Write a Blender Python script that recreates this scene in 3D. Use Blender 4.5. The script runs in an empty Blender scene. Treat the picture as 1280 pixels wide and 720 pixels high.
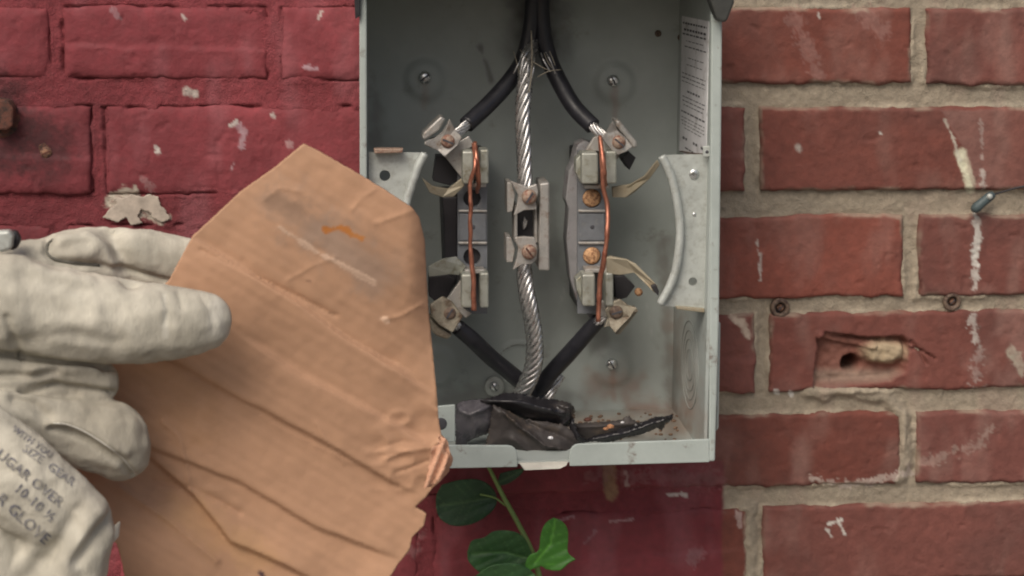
import bpy, bmesh, math, random
import numpy as np
from mathutils import Vector, noise as mnoise
from mathutils.geometry import delaunay_2d_cdt
from mathutils.bvhtree import BVHTree
random.seed(7)
rng = np.random.RandomState(7)
S = bpy.context.scene
COL = S.collection

# ------------------------------------------------------------ camera, world, sun, exposure
FPX = 2100.0
TH = math.atan(420.0/FPX)
PH = math.atan(183.0/FPX*math.cos(TH))
CAM = np.array([0.0, -1.12, 1.60])
fwd = np.array([math.sin(PH)*math.cos(TH), math.cos(PH)*math.cos(TH), -math.sin(TH)])
rgt = np.array([math.cos(PH), -math.sin(PH), 0.0])
upv = np.cross(rgt, fwd)
cam = bpy.data.cameras.new('camera'); camo = bpy.data.objects.new('camera', cam); COL.objects.link(camo)
cam.lens = FPX/1280*36; cam.sensor_width = 36; cam.clip_start = 0.02; cam.clip_end = 200
camo.location = CAM; camo.rotation_euler = (math.pi/2-TH, 0, -PH)
S.camera = camo
cam.dof.use_dof = True; cam.dof.focus_distance = 1.0; cam.dof.aperture_fstop = 13
S.cycles.pixel_filter_type = 'BLACKMAN_HARRIS'; S.cycles.filter_width = 2.0

SUN_EL, SUN_AZ = math.radians(47), math.radians(210)    # azimuth from +Y, clockwise
w = bpy.data.worlds.new('World'); S.world = w; w.use_nodes = True
nt = w.node_tree; nt.nodes.clear()
sky = nt.nodes.new('ShaderNodeTexSky'); sky.sky_type = 'NISHITA'; sky.sun_disc = False
sky.sun_elevation = SUN_EL; sky.sun_rotation = SUN_AZ; sky.dust_density = 6.0; sky.air_density = 1.0; sky.ozone_density = 0.6
bg = nt.nodes.new('ShaderNodeBackground'); bg.inputs[1].default_value = 0.105
ow = nt.nodes.new('ShaderNodeOutputWorld')
nt.links.new(sky.outputs[0], bg.inputs[0]); nt.links.new(bg.outputs[0], ow.inputs[0])
sl = bpy.data.lights.new('sun', 'SUN'); so = bpy.data.objects.new('sun', sl); COL.objects.link(so)
sl.energy = 2.2; sl.angle = math.radians(34); sl.color = (1.0, 0.94, 0.85)
sd = Vector((math.sin(SUN_AZ)*math.cos(SUN_EL), math.cos(SUN_AZ)*math.cos(SUN_EL), math.sin(SUN_EL)))
so.rotation_euler = sd.to_track_quat('Z', 'Y').to_euler()
S.view_settings.view_transform = 'Standard'; S.view_settings.look = 'None'
S.view_settings.gamma = 1; S.view_settings.use_curve_mapping = False
S.view_settings.exposure = -0.15

# ------------------------------------------------------------ measuring helpers
def W(px, py, Y):
    """photo pixel -> world point on the plane y = Y"""
    px = np.asarray(px, float); py = np.asarray(py, float)
    d = (fwd + rgt*((px-640)/FPX)[..., None] - upv*((py-360)/FPX)[..., None])
    t = (np.asarray(Y, float)-CAM[1])/d[..., 1]
    return CAM + d*t[..., None]
def w1(px, py, Y): return W(np.array([px]), np.array([py]), np.array([Y]))[0]
def WX(px, py, X):
    d = fwd + rgt*((px-640)/FPX) - upv*((py-360)/FPX)
    return CAM + d*((X-CAM[0])/d[0])
def PX(P):
    r = P-CAM; f = r@fwd
    return 640+FPX*(r@rgt)/f, 360-FPX*(r@upv)/f
def mm(Y): return (Y-CAM[1])*1.0/FPX*1.02     # metres per photo pixel near plane Y

def h3(ix, iy, iz, seed):
    n = (ix*374761393 + iy*668265263 + iz*2147483647 + seed*1274126177) & 0xffffffff
    n = ((n ^ (n >> 13))*1274126177) & 0xffffffff
    n = ((n ^ (n >> 16))*2246822519) & 0xffffffff
    return ((n ^ (n >> 15)) & 0xffffff)/float(0xffffff)
def vnoise(p, seed=0):
    p = np.asarray(p, float); i = np.floor(p).astype(np.int64); f = p-i; f = f*f*(3-2*f)
    r = 0
    for a in (0, 1):
        for b in (0, 1):
            for c in (0, 1):
                wgt = (f[:, 0] if a else 1-f[:, 0])*(f[:, 1] if b else 1-f[:, 1])*(f[:, 2] if c else 1-f[:, 2])
                r = r + wgt*h3(i[:, 0]+a, i[:, 1]+b, i[:, 2]+c, seed)
    return r*2-1
def fbm(p, sc, octv=4, seed=0, gain=0.5):
    r = 0; a = 1; t = 0
    for k in range(octv):
        r = r + a*vnoise(p*sc*2**k+11.3*k+5000, seed+k); t += a; a *= gain
    return r/t
def sst(a, b, x):
    t = np.clip((x-a)/(b-a), 0, 1); return t*t*(3-2*t)
def dpoly(x, y, pts, closed=False):
    """distance to polyline and signed side"""
    best = np.full(x.shape, 1e9); side = np.zeros(x.shape)
    P = list(pts)+([pts[0]] if closed else [])
    for (ax, ay), (bx, by) in zip(P[:-1], P[1:]):
        dx, dy = bx-ax, by-ay; L = dx*dx+dy*dy+1e-9
        t = np.clip(((x-ax)*dx+(y-ay)*dy)/L, 0, 1)
        ex, ey = x-ax-t*dx, y-ay-t*dy; d = np.hypot(ex, ey)
        m = d < best; best = np.where(m, d, best)
        side = np.where(m, np.sign(dx*(y-ay)-dy*(x-ax)), side)
    return best, side
def inside(x, y, poly):
    r = np.zeros(x.shape, bool); n = len(poly)
    for i in range(n):
        ax, ay = poly[i]; bx, by = poly[i-1]
        c = (ay > y) != (by > y)
        with np.errstate(divide='ignore', invalid='ignore'):
            xx = (bx-ax)*(y-ay)/(by-ay+1e-12)+ax
        r ^= c & (x < xx)
    return r
def smooth_line(pts, n=8):
    """catmull-rom through points of any dimension"""
    P = np.array(pts, float); P = np.vstack([2*P[0]-P[1], P, 2*P[-1]-P[-2]]); out = []
    for i in range(1, len(P)-2):
        for k in range(n):
            t = k/n
            out.append(0.5*((2*P[i])+(-P[i-1]+P[i+1])*t+(2*P[i-1]-5*P[i]+4*P[i+1]-P[i+2])*t*t+(-P[i-1]+3*P[i]-3*P[i+1]+P[i+2])*t**3))
    out.append(P[-2]); return np.array(out)

# ------------------------------------------------------------ materials
def mat(name, color=(0.5, 0.5, 0.5), rough=0.6, metal=0.0, var=0.15, vsc=60, bump=0.2, bsc=300, dist=0.0006,
        vcol=False, color2=None, c2sc=25, c2lo=0.55, c2hi=0.7, spec=0.5, coat=0.0, streak=None, rvar=0.15):
    m = bpy.data.materials.new(name); m.use_nodes = True; N = m.node_tree.nodes; L = m.node_tree.links
    b = N['Principled BSDF']; b.inputs['Roughness'].default_value = rough; b.inputs['Metallic'].default_value = metal
    b.inputs['Specular IOR Level'].default_value = spec
    if coat: b.inputs['Coat Weight'].default_value = coat
    g = N.new('ShaderNodeNewGeometry')
    src = g.outputs['Position']
    if streak:
        mp = N.new('ShaderNodeMapping'); mp.inputs['Scale'].default_value = streak
        L.new(src, mp.inputs['Vector']); src = mp.outputs[0]
    n1 = N.new('ShaderNodeTexNoise'); n1.inputs['Scale'].default_value = vsc; n1.inputs['Detail'].default_value = 6
    n1.inputs['Roughness'].default_value = 0.65
    L.new(src, n1.inputs['Vector'])
    if vcol:
        a = N.new('ShaderNodeVertexColor'); a.layer_name = 'Col'; base = a.outputs[0]
    else:
        a = N.new('ShaderNodeRGB'); a.outputs[0].default_value = (*color, 1); base = a.outputs[0]
    if color2:
        n3 = N.new('ShaderNodeTexNoise'); n3.inputs['Scale'].default_value = c2sc; n3.inputs['Detail'].default_value = 7
        n3.inputs['Roughness'].default_value = 0.7
        L.new(src, n3.inputs['Vector'])
        r3 = N.new('ShaderNodeMapRange'); r3.inputs[1].default_value = c2lo; r3.inputs[2].default_value = c2hi
        L.new(n3.outputs[0], r3.inputs[0])
        mx = N.new('ShaderNodeMix'); mx.data_type = 'RGBA'
        L.new(r3.outputs[0], mx.inputs[0]); L.new(base, mx.inputs[6]); mx.inputs[7].default_value = (*color2, 1)
        base = mx.outputs[2]
    r = N.new('ShaderNodeMapRange'); r.inputs[1].default_value = 0.25; r.inputs[2].default_value = 0.75
    r.inputs[3].default_value = 1-var; r.inputs[4].default_value = 1+var
    L.new(n1.outputs[0], r.inputs[0])
    hv = N.new('ShaderNodeVectorMath'); hv.operation = 'SCALE'
    L.new(base, hv.inputs[0]); L.new(r.outputs[0], hv.inputs['Scale'])
    L.new(hv.outputs[0], b.inputs['Base Color'])
    rr = N.new('ShaderNodeMapRange'); rr.inputs[1].default_value = 0.3; rr.inputs[2].default_value = 0.7
    rr.inputs[3].default_value = max(0.05, rough-rvar); rr.inputs[4].default_value = min(1, rough+rvar)
    L.new(n1.outputs[0], rr.inputs[0]); L.new(rr.outputs[0], b.inputs['Roughness'])
    if bump:
        n2 = N.new('ShaderNodeTexNoise'); n2.inputs['Scale'].default_value = bsc; n2.inputs['Detail'].default_value = 5
        L.new(src, n2.inputs['Vector'])
        bp = N.new('ShaderNodeBump'); bp.inputs['Strength'].default_value = bump; bp.inputs['Distance'].default_value = dist
        L.new(n2.outputs[0], bp.inputs['Height']); L.new(bp.outputs[0], b.inputs['Normal'])
    return m
M = {}
M['brick'] = mat('brick', vcol=True, rough=0.8, var=0.20, vsc=130, bump=0.55, bsc=420, dist=0.0008, spec=0.3)
M['paint'] = mat('mortar', vcol=True, rough=0.88, var=0.2, vsc=260, bump=1.0, bsc=900, dist=0.0010, spec=0.3)
M['enamel'] = mat('grey_enamel', vcol=True, rough=0.42, var=0.10, vsc=22, bump=0.1, bsc=160, dist=0.0005, spec=0.5,
                  color2=(0.17, 0.15, 0.12), c2sc=30, c2lo=0.60, c2hi=0.80)
M['enamel_plain'] = mat('grey_enamel_rim', (0.40, 0.45, 0.43), rough=0.4, var=0.12, vsc=40, bump=0.1, color2=(0.16, 0.12, 0.1), c2sc=70, c2lo=0.60, c2hi=0.72)
M['galv'] = mat('galvanised', (0.47, 0.50, 0.475), rough=0.45, metal=0.2, var=0.12, vsc=160, bump=0.12, bsc=300, color2=(0.36, 0.37, 0.34), c2sc=220, c2lo=0.5, c2hi=0.7)
M['alu'] = mat('dull_aluminium', (0.44, 0.425, 0.40), rough=0.5, metal=0.5, var=0.25, vsc=150, bump=0.35, color2=(0.17, 0.12, 0.085), c2sc=150, c2lo=0.50, c2hi=0.7)
M['jaw'] = mat('tinned_jaw', (0.42, 0.43, 0.38), rough=0.45, metal=0.5, var=0.15, vsc=150, bump=0.15, color2=(0.22, 0.2, 0.13), c2sc=120, c2lo=0.52, c2hi=0.7)
M['lug_dirty'] = mat('dirty_lug', (0.30, 0.27, 0.21), rough=0.6, metal=0.35, var=0.3, vsc=160, bump=0.4, color2=(0.13, 0.09, 0.06), c2sc=140, c2lo=0.48, c2hi=0.65)
M['tan_metal'] = mat('discoloured_blade', (0.34, 0.30, 0.22), rough=0.5, metal=0.35, var=0.15, vsc=90, bump=0.1, color2=(0.25, 0.2, 0.13), c2sc=90)
M['slate'] = mat('slate_plastic', (0.15, 0.16, 0.175), rough=0.55, var=0.2, vsc=140, bump=0.2, color2=(0.24, 0.23, 0.21), c2sc=120, c2lo=0.55, c2hi=0.75)
M['black_plastic'] = mat('black_plastic', (0.03, 0.028, 0.032), rough=0.5, var=0.3, bump=0.2)
M['screw'] = mat('screw_zinc', (0.75, 0.77, 0.77), rough=0.28, metal=0.95, var=0.2, vsc=300, bump=0.1)
M['rust_screw'] = mat('rusty_screw', (0.36, 0.27, 0.21), rough=0.6, metal=0.35, var=0.3, vsc=400, bump=0.4, color2=(0.22, 0.1, 0.07), c2sc=350, c2lo=0.45, c2hi=0.6)
M['corroded'] = mat('corroded_copper', (0.58, 0.34, 0.18), rough=0.8, var=0.35, vsc=500, bump=0.7, bsc=700, color2=(0.20, 0.09, 0.045), c2sc=420, c2lo=0.46, c2hi=0.6)
M['copper'] = mat('copper', (0.50, 0.21, 0.14), rough=0.42, metal=0.8, var=0.2, vsc=200, bump=0.1, color2=(0.25, 0.06, 0.04), c2sc=120, c2lo=0.5, c2hi=0.7)
M['rubber'] = mat('cable_sheath', (0.022, 0.022, 0.028), rough=0.42, var=0.3, vsc=150, bump=0.2, bsc=350)
M['strand'] = mat('aluminium_strand', (0.62, 0.61, 0.60), rough=0.3, metal=0.9, var=0.2, vsc=300, bump=0.05)
M['boot'] = mat('torn_rubber', (0.016, 0.015, 0.018), rough=0.34, var=0.4, vsc=90, bump=0.2, bsc=260, dist=0.0008, color2=(0.08, 0.068, 0.062), c2sc=60, c2lo=0.52, c2hi=0.75)
M['boot_shiny'] = mat('shiny_rubber', (0.085, 0.08, 0.09), rough=0.27, var=0.3, vsc=90, bump=0.3, bsc=260, color2=(0.10, 0.095, 0.09), c2sc=45, c2lo=0.55, c2hi=0.8)
M['boot_dusty'] = mat('dusty_rubber', (0.045, 0.038, 0.036), rough=0.65, var=0.4, vsc=90, bump=0.3, bsc=260, dist=0.0006, color2=(0.10, 0.075, 0.055), c2sc=50, c2lo=0.54, c2hi=0.7)
M['fiber'] = mat('fibre', (0.30, 0.27, 0.21), rough=0.7, var=0.2, bump=0)
M['label'] = mat('label_paper', (0.78, 0.78, 0.80), rough=0.5, var=0.12, vsc=50, bump=0, color2=(0.30, 0.28, 0.26), c2sc=60, c2lo=0.55, c2hi=0.75)
M['ink'] = mat('ink', (0.06, 0.06, 0.07), rough=0.7, var=0.4, vsc=500, bump=0)
M['glove_ink'] = mat('glove_ink', (0.15, 0.15, 0.18), rough=0.85, var=0.5, vsc=500, bump=0, color2=(0.38, 0.36, 0.32), c2sc=330, c2lo=0.42, c2hi=0.58)
M['card'] = mat('kraft_card', vcol=True, rough=0.75, var=0.07, vsc=55, bump=0.25, bsc=220, dist=0.0005, spec=0.3)
M['glove'] = mat('leather_glove', vcol=True, rough=0.85, var=0.17, vsc=85, bump=0.5, bsc=800, dist=0.0007, spec=0.2, streak=(1, 1, 0.4))
M['piping'] = mat('glove_seam', (0.13, 0.125, 0.105), rough=0.8, var=0.2, bump=0.3)
M['hem'] = mat('glove_seam_light', (0.52, 0.50, 0.44), rough=0.7, var=0.2, bump=0.3)
M['rust'] = mat('rust', (0.12, 0.045, 0.03), rough=0.85, var=0.4, vsc=220, bump=0.8, bsc=400, color2=(0.04, 0.025, 0.02), c2sc=200, c2lo=0.45, c2hi=0.6)
M['rust_tan'] = mat('rust_tan', (0.26, 0.14, 0.085), rough=0.9, var=0.5, vsc=320, bump=1.0, bsc=500, color2=(0.07, 0.035, 0.03), c2sc=330, c2lo=.42, c2hi=.6)
M['anchor'] = mat('anchor', (0.20, 0.14, 0.10), rough=0.7, var=0.4, vsc=300, bump=0.6, color2=(0.05, 0.03, 0.025), c2sc=300, c2lo=0.42, c2hi=0.6)
M['blue_plastic'] = mat('blue_grey_plastic', (0.06, 0.085, 0.09), rough=0.5, var=0.2, bump=0.2)
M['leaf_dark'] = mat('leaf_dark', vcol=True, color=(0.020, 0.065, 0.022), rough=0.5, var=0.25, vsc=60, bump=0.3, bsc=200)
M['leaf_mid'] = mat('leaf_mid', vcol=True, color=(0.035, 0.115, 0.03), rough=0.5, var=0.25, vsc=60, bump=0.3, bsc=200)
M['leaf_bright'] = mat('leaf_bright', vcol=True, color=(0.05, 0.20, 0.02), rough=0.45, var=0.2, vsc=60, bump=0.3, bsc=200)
M['stem'] = mat('stem', (0.22, 0.34, 0.10), rough=0.5, var=0.15, bump=0.1)
M['pavement'] = mat('pavement', (0.22, 0.21, 0.19), rough=0.9, var=0.2, vsc=8, bump=0.4, bsc=60)
M['sleeve'] = mat('sleeve_cloth', (0.035, 0.045, 0.08), rough=0.9, var=0.2, vsc=300, bump=0.6, bsc=900)
M['soil'] = mat('soil', (0.16, 0.10, 0.065), rough=0.9, var=0.4, vsc=300, bump=0.4)
M['crumb'] = mat('crumb', (0.45, 0.22, 0.11), rough=0.9, var=0.4, vsc=300, bump=0.4)

# ------------------------------------------------------------ object helpers
WL = {}
def thing(name, loc, label, cat, group=None):
    o = bpy.data.objects.new(name, None); COL.objects.link(o); o.location = loc; o.empty_display_size = 0.02
    WL[o.name] = np.array(loc, float); tag(o, label, cat, group); return o
def tag(o, label, cat, group=None):
    o['label'] = label; o['category'] = cat
    if group: o['group'] = group
    return o
def obj(name, V, F, m, parent=None, smooth=False, bevel=0, col=None, loc=None, uv=None):
    V = np.asarray(V, float); c = (V.min(0)+V.max(0))/2 if loc is None else np.array(loc, float)
    me = bpy.data.meshes.new(name); me.from_pydata((V-c).tolist(), [], [list(map(int, f)) for f in F]); me.update()
    if smooth: me.polygons.foreach_set('use_smooth', [True]*len(me.polygons))
    if col is not None:
        a = me.color_attributes.new('Col', 'FLOAT_COLOR', 'POINT')
        a.data.foreach_set('color', np.hstack([col, np.ones((len(col), 1))]).astype(np.float32).ravel())
    for q in (m if isinstance(m, (list, tuple)) else [m]): me.materials.append(q)
    o = bpy.data.objects.new(name, me); COL.objects.link(o)
    pw = WL[parent.name] if parent is not None else 0
    o.parent = parent; o.location = c-pw; WL[o.name] = c
    if bevel:
        b = o.modifiers.new('bevel', 'BEVEL'); b.width = bevel; b.segments = 2; b.limit_method = 'ANGLE'; b.angle_limit = 0.6
    return o
def plate(name, pts, Y, t, m, parent, bevel=0.0005, slant=None, label=None):
    """pixel outline on plane Y (or per-point Y), t metres thick going back"""
    pts = list(pts); n = len(pts)
    Ys = np.array([p[2] if len(p) > 2 else Y for p in pts]); P = np.array([p[:2] for p in pts], float)
    A = W(P[:, 0], P[:, 1], Ys); B = A.copy(); B[:, 1] += t
    area = sum(P[i-1][0]*P[i][1]-P[i][0]*P[i-1][1] for i in range(n))
    fr = list(range(n)); 
    if area > 0: fr = fr[::-1]         # pixel y is down: make the front face look at -Y
    F = [fr, [i+n for i in fr[::-1]]]
    for i in range(n):
        a, b = fr[i], fr[(i+1) % n]; F.append([b, a, a+n, b+n])
    o = obj(name, np.vstack([A, B]), F, m, parent, bevel=bevel)
    if label: o['label'] = label
    return o
def boxw(name, lo, hi, m, parent, bevel=0.0006, col=None):
    lo, hi = np.minimum(lo, hi), np.maximum(lo, hi)
    V = [(x, y, z) for x in (lo[0], hi[0]) for y in (lo[1], hi[1]) for z in (lo[2], hi[2])]
    F = [(0, 1, 3, 2), (4, 6, 7, 5), (0, 4, 5, 1), (2, 3, 7, 6), (0, 2, 6, 4), (1, 5, 7, 3)]
    return obj(name, V, F, m, parent, bevel=bevel, col=None if col is None else np.tile(col, (8, 1)))
def frames(C):
    T = np.gradient(C, axis=0); T /= np.linalg.norm(T, axis=1)[:, None]+1e-12
    n = np.array([0.0, -1.0, 0.0]); Ns = []
    for t in T:
        n = n-t*(n@t); n /= np.linalg.norm(n)+1e-12; Ns.append(n)
    Ns = np.array(Ns); return T, Ns, np.cross(T, Ns)
def tube_vf(C, R, seg=12, cap=True):
    C = np.asarray(C, float); R = np.broadcast_to(R, (len(C),)); T, N1, N2 = frames(C)
    a = np.arange(seg)*2*math.pi/seg
    V = (C[:, None]+R[:, None, None]*(np.cos(a)[None, :, None]*N1[:, None]+np.sin(a)[None, :, None]*N2[:, None])).reshape(-1, 3)
    F = [(i*seg+j, i*seg+(j+1) % seg, (i+1)*seg+(j+1) % seg, (i+1)*seg+j) for i in range(len(C)-1) for j in range(seg)]
    if cap: F += [list(range(seg))[::-1], [(len(C)-1)*seg+j for j in range(seg)]]
    return V, F
def merge(parts):
    V = []; F = []; k = 0
    for v, f in parts:
        V.append(v); F += [[i+k for i in q] for q in f]; k += len(v)
    return np.vstack(V), F
def pxline(pts, n=10):
    """pts: (px,py,Y,radius_px) -> world centreline, radii"""
    P = smooth_line(pts, n); return W(P[:, 0], P[:, 1], P[:, 2]), P[:, 3]*np.array([mm(y) for y in P[:, 2]])
def tube(name, pts, m, parent=None, seg=14, n=10, rough=0):
    C, R = pxline(pts, n)
    if rough: R = R*(1+rough*fbm(C, 60, 3, 3))
    V, F = tube_vf(C, R, seg); return obj(name, V, F, m, parent, smooth=True)
def strands(pts, k=11, turns_per_m=26, n=16, rs=None, core=True, phase=0):
    C, R = pxline(pts, n); T, N1, N2 = frames(C)
    s = np.concatenate([[0], np.cumsum(np.linalg.norm(np.diff(C, axis=0), axis=1))])
    out = []
    for j in range(k):
        a = phase+2*math.pi*(j/k+turns_per_m*s)
        off = R*0.80*(1+0.05*math.sin(j*5.1)); Cj = C+(np.cos(a)*off)[:, None]*N1+(np.sin(a)*off)[:, None]*N2
        out.append(tube_vf(Cj, R*math.pi/k*0.82, 6))
    if core: out.append(tube_vf(C, R*0.62, 8))
    return merge(out)
def disc(name, px, py, Y, rpx, t, m, parent, seg=20, dome=0.3, slot=None):
    """round screw head: domed front, optional slot colour"""
    c = w1(px, py, Y); r = rpx*mm(Y); V = []; F = []
    prof = [(1.0, t), (1.0, t*0.35), (0.86, t*0.1*(1-dome)), (0.5, -t*dome*0.4), (0.0, -t*dome*0.5)]
    for rr, d in prof[:-1]:
        for j in range(seg):
            a = 2*math.pi*j/seg; V.append(c+np.array([math.cos(a)*r*rr, d, math.sin(a)*r*rr]))
    V.append(c+np.array([0, prof[-1][1], 0]))
    for i in range(3):
        for j in range(seg): F.append((i*seg+j, i*seg+(j+1) % seg, (i+1)*seg+(j+1) % seg, (i+1)*seg+j))
    for j in range(seg): F.append((3*seg+j, 3*seg+(j+1) % seg, 4*seg))
    F = [f[::-1] for f in F]
    o = obj(name, V, F, m, parent, smooth=True)
    if slot is not None:
        ang, sm = slot; hw, hl = r*0.13, r*0.8; ca, sa = math.cos(ang), math.sin(ang); V = []
        y0 = c[1]-t*dome*0.5-0.0002
        for d in (y0, y0+t*0.5):
            for u, v in ((-hl, -hw), (hl, -hw), (hl, hw), (-hl, hw)): V.append((c[0]+u*ca-v*sa, d, c[2]+u*sa+v*ca))
        obj('slot', V, [(0, 1, 2, 3), (4, 7, 6, 5), (0, 4, 5, 1), (1, 5, 6, 2), (2, 6, 7, 3), (3, 7, 4, 0)], sm, o)
    return o
def sheet_vf(outline, Yf, sp, thick, holes=(), jag=0):
    """triangulated sheet from a pixel outline, front at Yf(px,py)"""
    P = []
    O = [tuple(p) for p in outline]
    for i in range(len(O)):
        a, b = O[i], O[(i+1) % len(O)]; L = math.hypot(b[0]-a[0], b[1]-a[1]); k = max(1, int(round(L/sp)))
        nx, ny = (b[1]-a[1])/max(L, 1e-6), -(b[0]-a[0])/max(L, 1e-6)
        for j in range(k):
            t = j/k; q = random.uniform(-jag, jag) if 0 < j else 0
            P.append((a[0]+(b[0]-a[0])*t+nx*q, a[1]+(b[1]-a[1])*t+ny*q))
    nb = len(P); E = [(i, (i+1) % nb) for i in range(nb)]; poly = list(P)
    for hx, hy, hr in holes:
        k0 = len(P); kk = 14
        for j in range(kk): P.append((hx+hr*math.cos(2*math.pi*j/kk), hy+hr*math.sin(2*math.pi*j/kk)))
        E += [(k0+j, k0+(j+1) % kk) for j in range(kk)]
    xs = [p[0] for p in poly]; ys = [p[1] for p in poly]
    gx, gy = np.meshgrid(np.arange(min(xs)+sp*.5, max(xs), sp), np.arange(min(ys)+sp*.5, max(ys), sp))
    gx = gx.ravel()+rng.uniform(-.15, .15, gx.size)*sp; gy = gy.ravel()+rng.uniform(-.15, .15, gy.size)*sp
    d, _ = dpoly(gx, gy, poly, True); ok = inside(gx, gy, poly) & (d > sp*0.45)
    for hx, hy, hr in holes: ok &= np.hypot(gx-hx, gy-hy) > hr+sp*0.4
    P += list(zip(gx[ok], gy[ok]))
    vo, eo, fo, *_ = delaunay_2d_cdt([Vector(p) for p in P], E, [], 0, 1e-5)
    Q = np.array([(v[0], v[1]) for v in vo]); F = np.array(fo)
    cx, cy = Q[F].mean(1).T; keep = inside(cx, cy, poly)
    for hx, hy, hr in holes: keep &= np.hypot(cx-hx, cy-hy) > hr*0.97
    F = F[keep]
    A = Q[F[:, 0]]; B = Q[F[:, 1]]; C = Q[F[:, 2]]
    ar = (B[:, 0]-A[:, 0])*(C[:, 1]-A[:, 1])-(B[:, 1]-A[:, 1])*(C[:, 0]-A[:, 0])
    F[ar > 0] = F[ar > 0][:, ::-1]
    Yv = Yf(Q[:, 0], Q[:, 1]); V = W(Q[:, 0], Q[:, 1], Yv); n = len(V)
    cnt = {}
    for f in F:
        for k in range(3):
            a, b = int(f[k]), int(f[(k+1) % 3]); cnt[(a, b)] = 1
    B2 = V.copy(); B2[:, 1] += thick
    FF = [tuple(f) for f in F]+[tuple(int(i)+n for i in f[::-1]) for f in F]
    for (a, b) in cnt:
        if (b, a) not in cnt: FF.append((b, a, a+n, b+n))
    return np.vstack([V, B2]), FF, np.vstack([Q, Q])

# ------------------------------------------------------------ pavement (out of frame, bounces light)
g = obj('pavement', [(-8, -8, 0), (8, -8, 0), (8, 2, 0), (-8, 2, 0)], [(0, 1, 2, 3)], M['pavement']); g['kind'] = 'structure'

# ------------------------------------------------------------ the brick wall
BR = np.array([0.200, 0.064, 0.047]); BR2 = np.array([0.160, 0.062, 0.052]); RED = np.array([0.205, 0.043, 0.051])
MO = np.array([0.315, 0.268, 0.205]); WH = np.array([0.62, 0.60, 0.55]); SOOT = np.array([0.05, 0.02, 0.022])
# (polyline, half width px, colour, strength, raggedness)
MARKS = [
 ([(1201, 192), (1208, 212), (1213, 233)], 8, (0.66, 0.64, 0.48), 1.0, 3),
 ([(1181, 150), (1190, 170), (1200, 200)], 2.2, (0.55, 0.53, 0.45), .7, 3),
 ([(1228, 215), (1229, 232)], 3.5, WH, .8, 5), ([(1226, 150), (1228, 200)], 1.6, WH, .4, 4),
 ([(1219, 268), (1222, 290), (1219, 322), (1220, 330)], 4.5, WH, .95, 5), ([(1219, 340), (1220, 358)], 4, WH, .7, 6),
 ([(1217, 396), (1220, 425)], 7, WH, .65, 8), ([(1222, 438), (1219, 480)], 6, (0.42, 0.36, 0.33), .5, 12),
 ([(1266, 440), (1276, 460)], 9, (0.45, 0.44, 0.35), .8, 6), ([(1238, 533), (1222, 556), (1190, 566), (1140, 582)], 5, (0.36, 0.28, 0.24), .5, 16),
 ([(946, 300), (950, 322), (951, 350)], 1.8, WH, .7, 3), ([(916, 398), (930, 405), (934, 420)], 5.5, (0.55, 0.45, 0.36), .95, 5),
 ([(997, 183), (999, 186)], 4.5, (0.42, 0.38, 0.34), .9, 2), ([(970, 489), (972, 491)], 3, (0.75, 0.73, 0.68), 1, 1), ([(988, 491), (989, 493)], 3.5, (0.78, 0.75, 0.7), 1, 1),
 ([(1020, 600), (1060, 607), (1110, 598), (1135, 590)], 5, (0.50, 0.42, 0.37), .75, 8), ([(1035, 655), (1052, 650)], 1.6, WH, .9, 3),
 ([(1040, 672), (1034, 662)], 1.5, WH, .9, 3), ([(1056, 668), (1046, 648)], 1.2, WH, .8, 3),
 ([(1099, 165), (1101, 167)], 1.6, WH, .9, 1), ([(1023, 17), (1024, 22)], 1.8, WH, .7, 2), ([(920, 640), (925, 660)], 4, (0.45, 0.36, 0.33), .7, 6),
 ([(990, 20), (1010, 60), (1020, 90)], 10, (0.30, 0.17, 0.15), .5, 14), ([(1080, 15), (1100, 40)], 12, (0.30, 0.17, 0.15), .5, 14),
 # left, painted part
 ([(234, 114), (243, 117)], 5.5, (0.46, 0.40, 0.36), 1, 4), ([(300, 158), (305, 168), (303, 182)], 5, (0.42, 0.30, 0.33), .8, 5),
 ([(287, 158), (296, 152)], 2.5, WH, .8, 2), ([(195, 184), (197, 190)], 2.6, WH, .8, 3), ([(292, 205), (286, 214)], 2.2, (0.5, 0.35, 0.37), .8, 3),
 ([(360, 178), (366, 184)], 4, (0.42, 0.28, 0.28), .7, 4), ([(140, 250), (165, 245), (175, 262), (200, 268)], 10, (0.50, 0.45, 0.37), 1, 10),
 ([(180, 224), (192, 240)], 5, (0.33, 0.2, 0.2), .6, 7), ([(198, 270), (210, 272)], 4, (0.5, 0.45, 0.37), .9, 5),
 ([(382, 84), (395, 86)], 3.5, (0.46, 0.32, 0.36), .8, 4), ([(398, 24), (402, 14)], 1.5, WH, .8, 2), ([(228, 18), (231, 24)], 2, WH, .6, 2),
 ([(340, 143), (342, 145)], 2.5, WH, .7, 2), ([(140, 12), (148, 22)], 4, (0.3, 0.2, 0.22), .6, 5),
 ([(57, 172), (58, 195)], 32, SOOT, .85, 20), ([(5, 120), (20, 160), (5, 190)], 30, SOOT, .85, 20),
 # beneath the box
 ([(762, 585), (764, 618)], 10, (0.30, 0.19, 0.11), .85, 4), ([(783, 590), (783, 606)], 2.5, (0.4, 0.3, 0.27), .8, 3),
 ([(835, 618), (858, 619)], 2.5, WH, .75, 4), ([(762, 652), (790, 650)], 1.6, (0.45, 0.3, 0.3), .7, 3), ([(700, 650), (716, 646)], 1.6, (0.4, 0.25, 0.27), .7, 3),
 ([(730, 680), (745, 665)], 2, (0.35, 0.2, 0.22), .5, 6), ([(510, 690), (530, 670)], 6, (0.35, 0.22, 0.22), .35, 14), ([(865, 700), (872, 690)], 9, (0.28, 0.16, 0.17), .5, 10),
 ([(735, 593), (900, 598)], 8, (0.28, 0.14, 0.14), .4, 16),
]
HOLE = [(1021, 424), (1030, 414), (1092, 421), (1130, 418), (1140, 432), (1132, 466), (1110, 478), (1040, 484), (1016, 486)]
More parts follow.
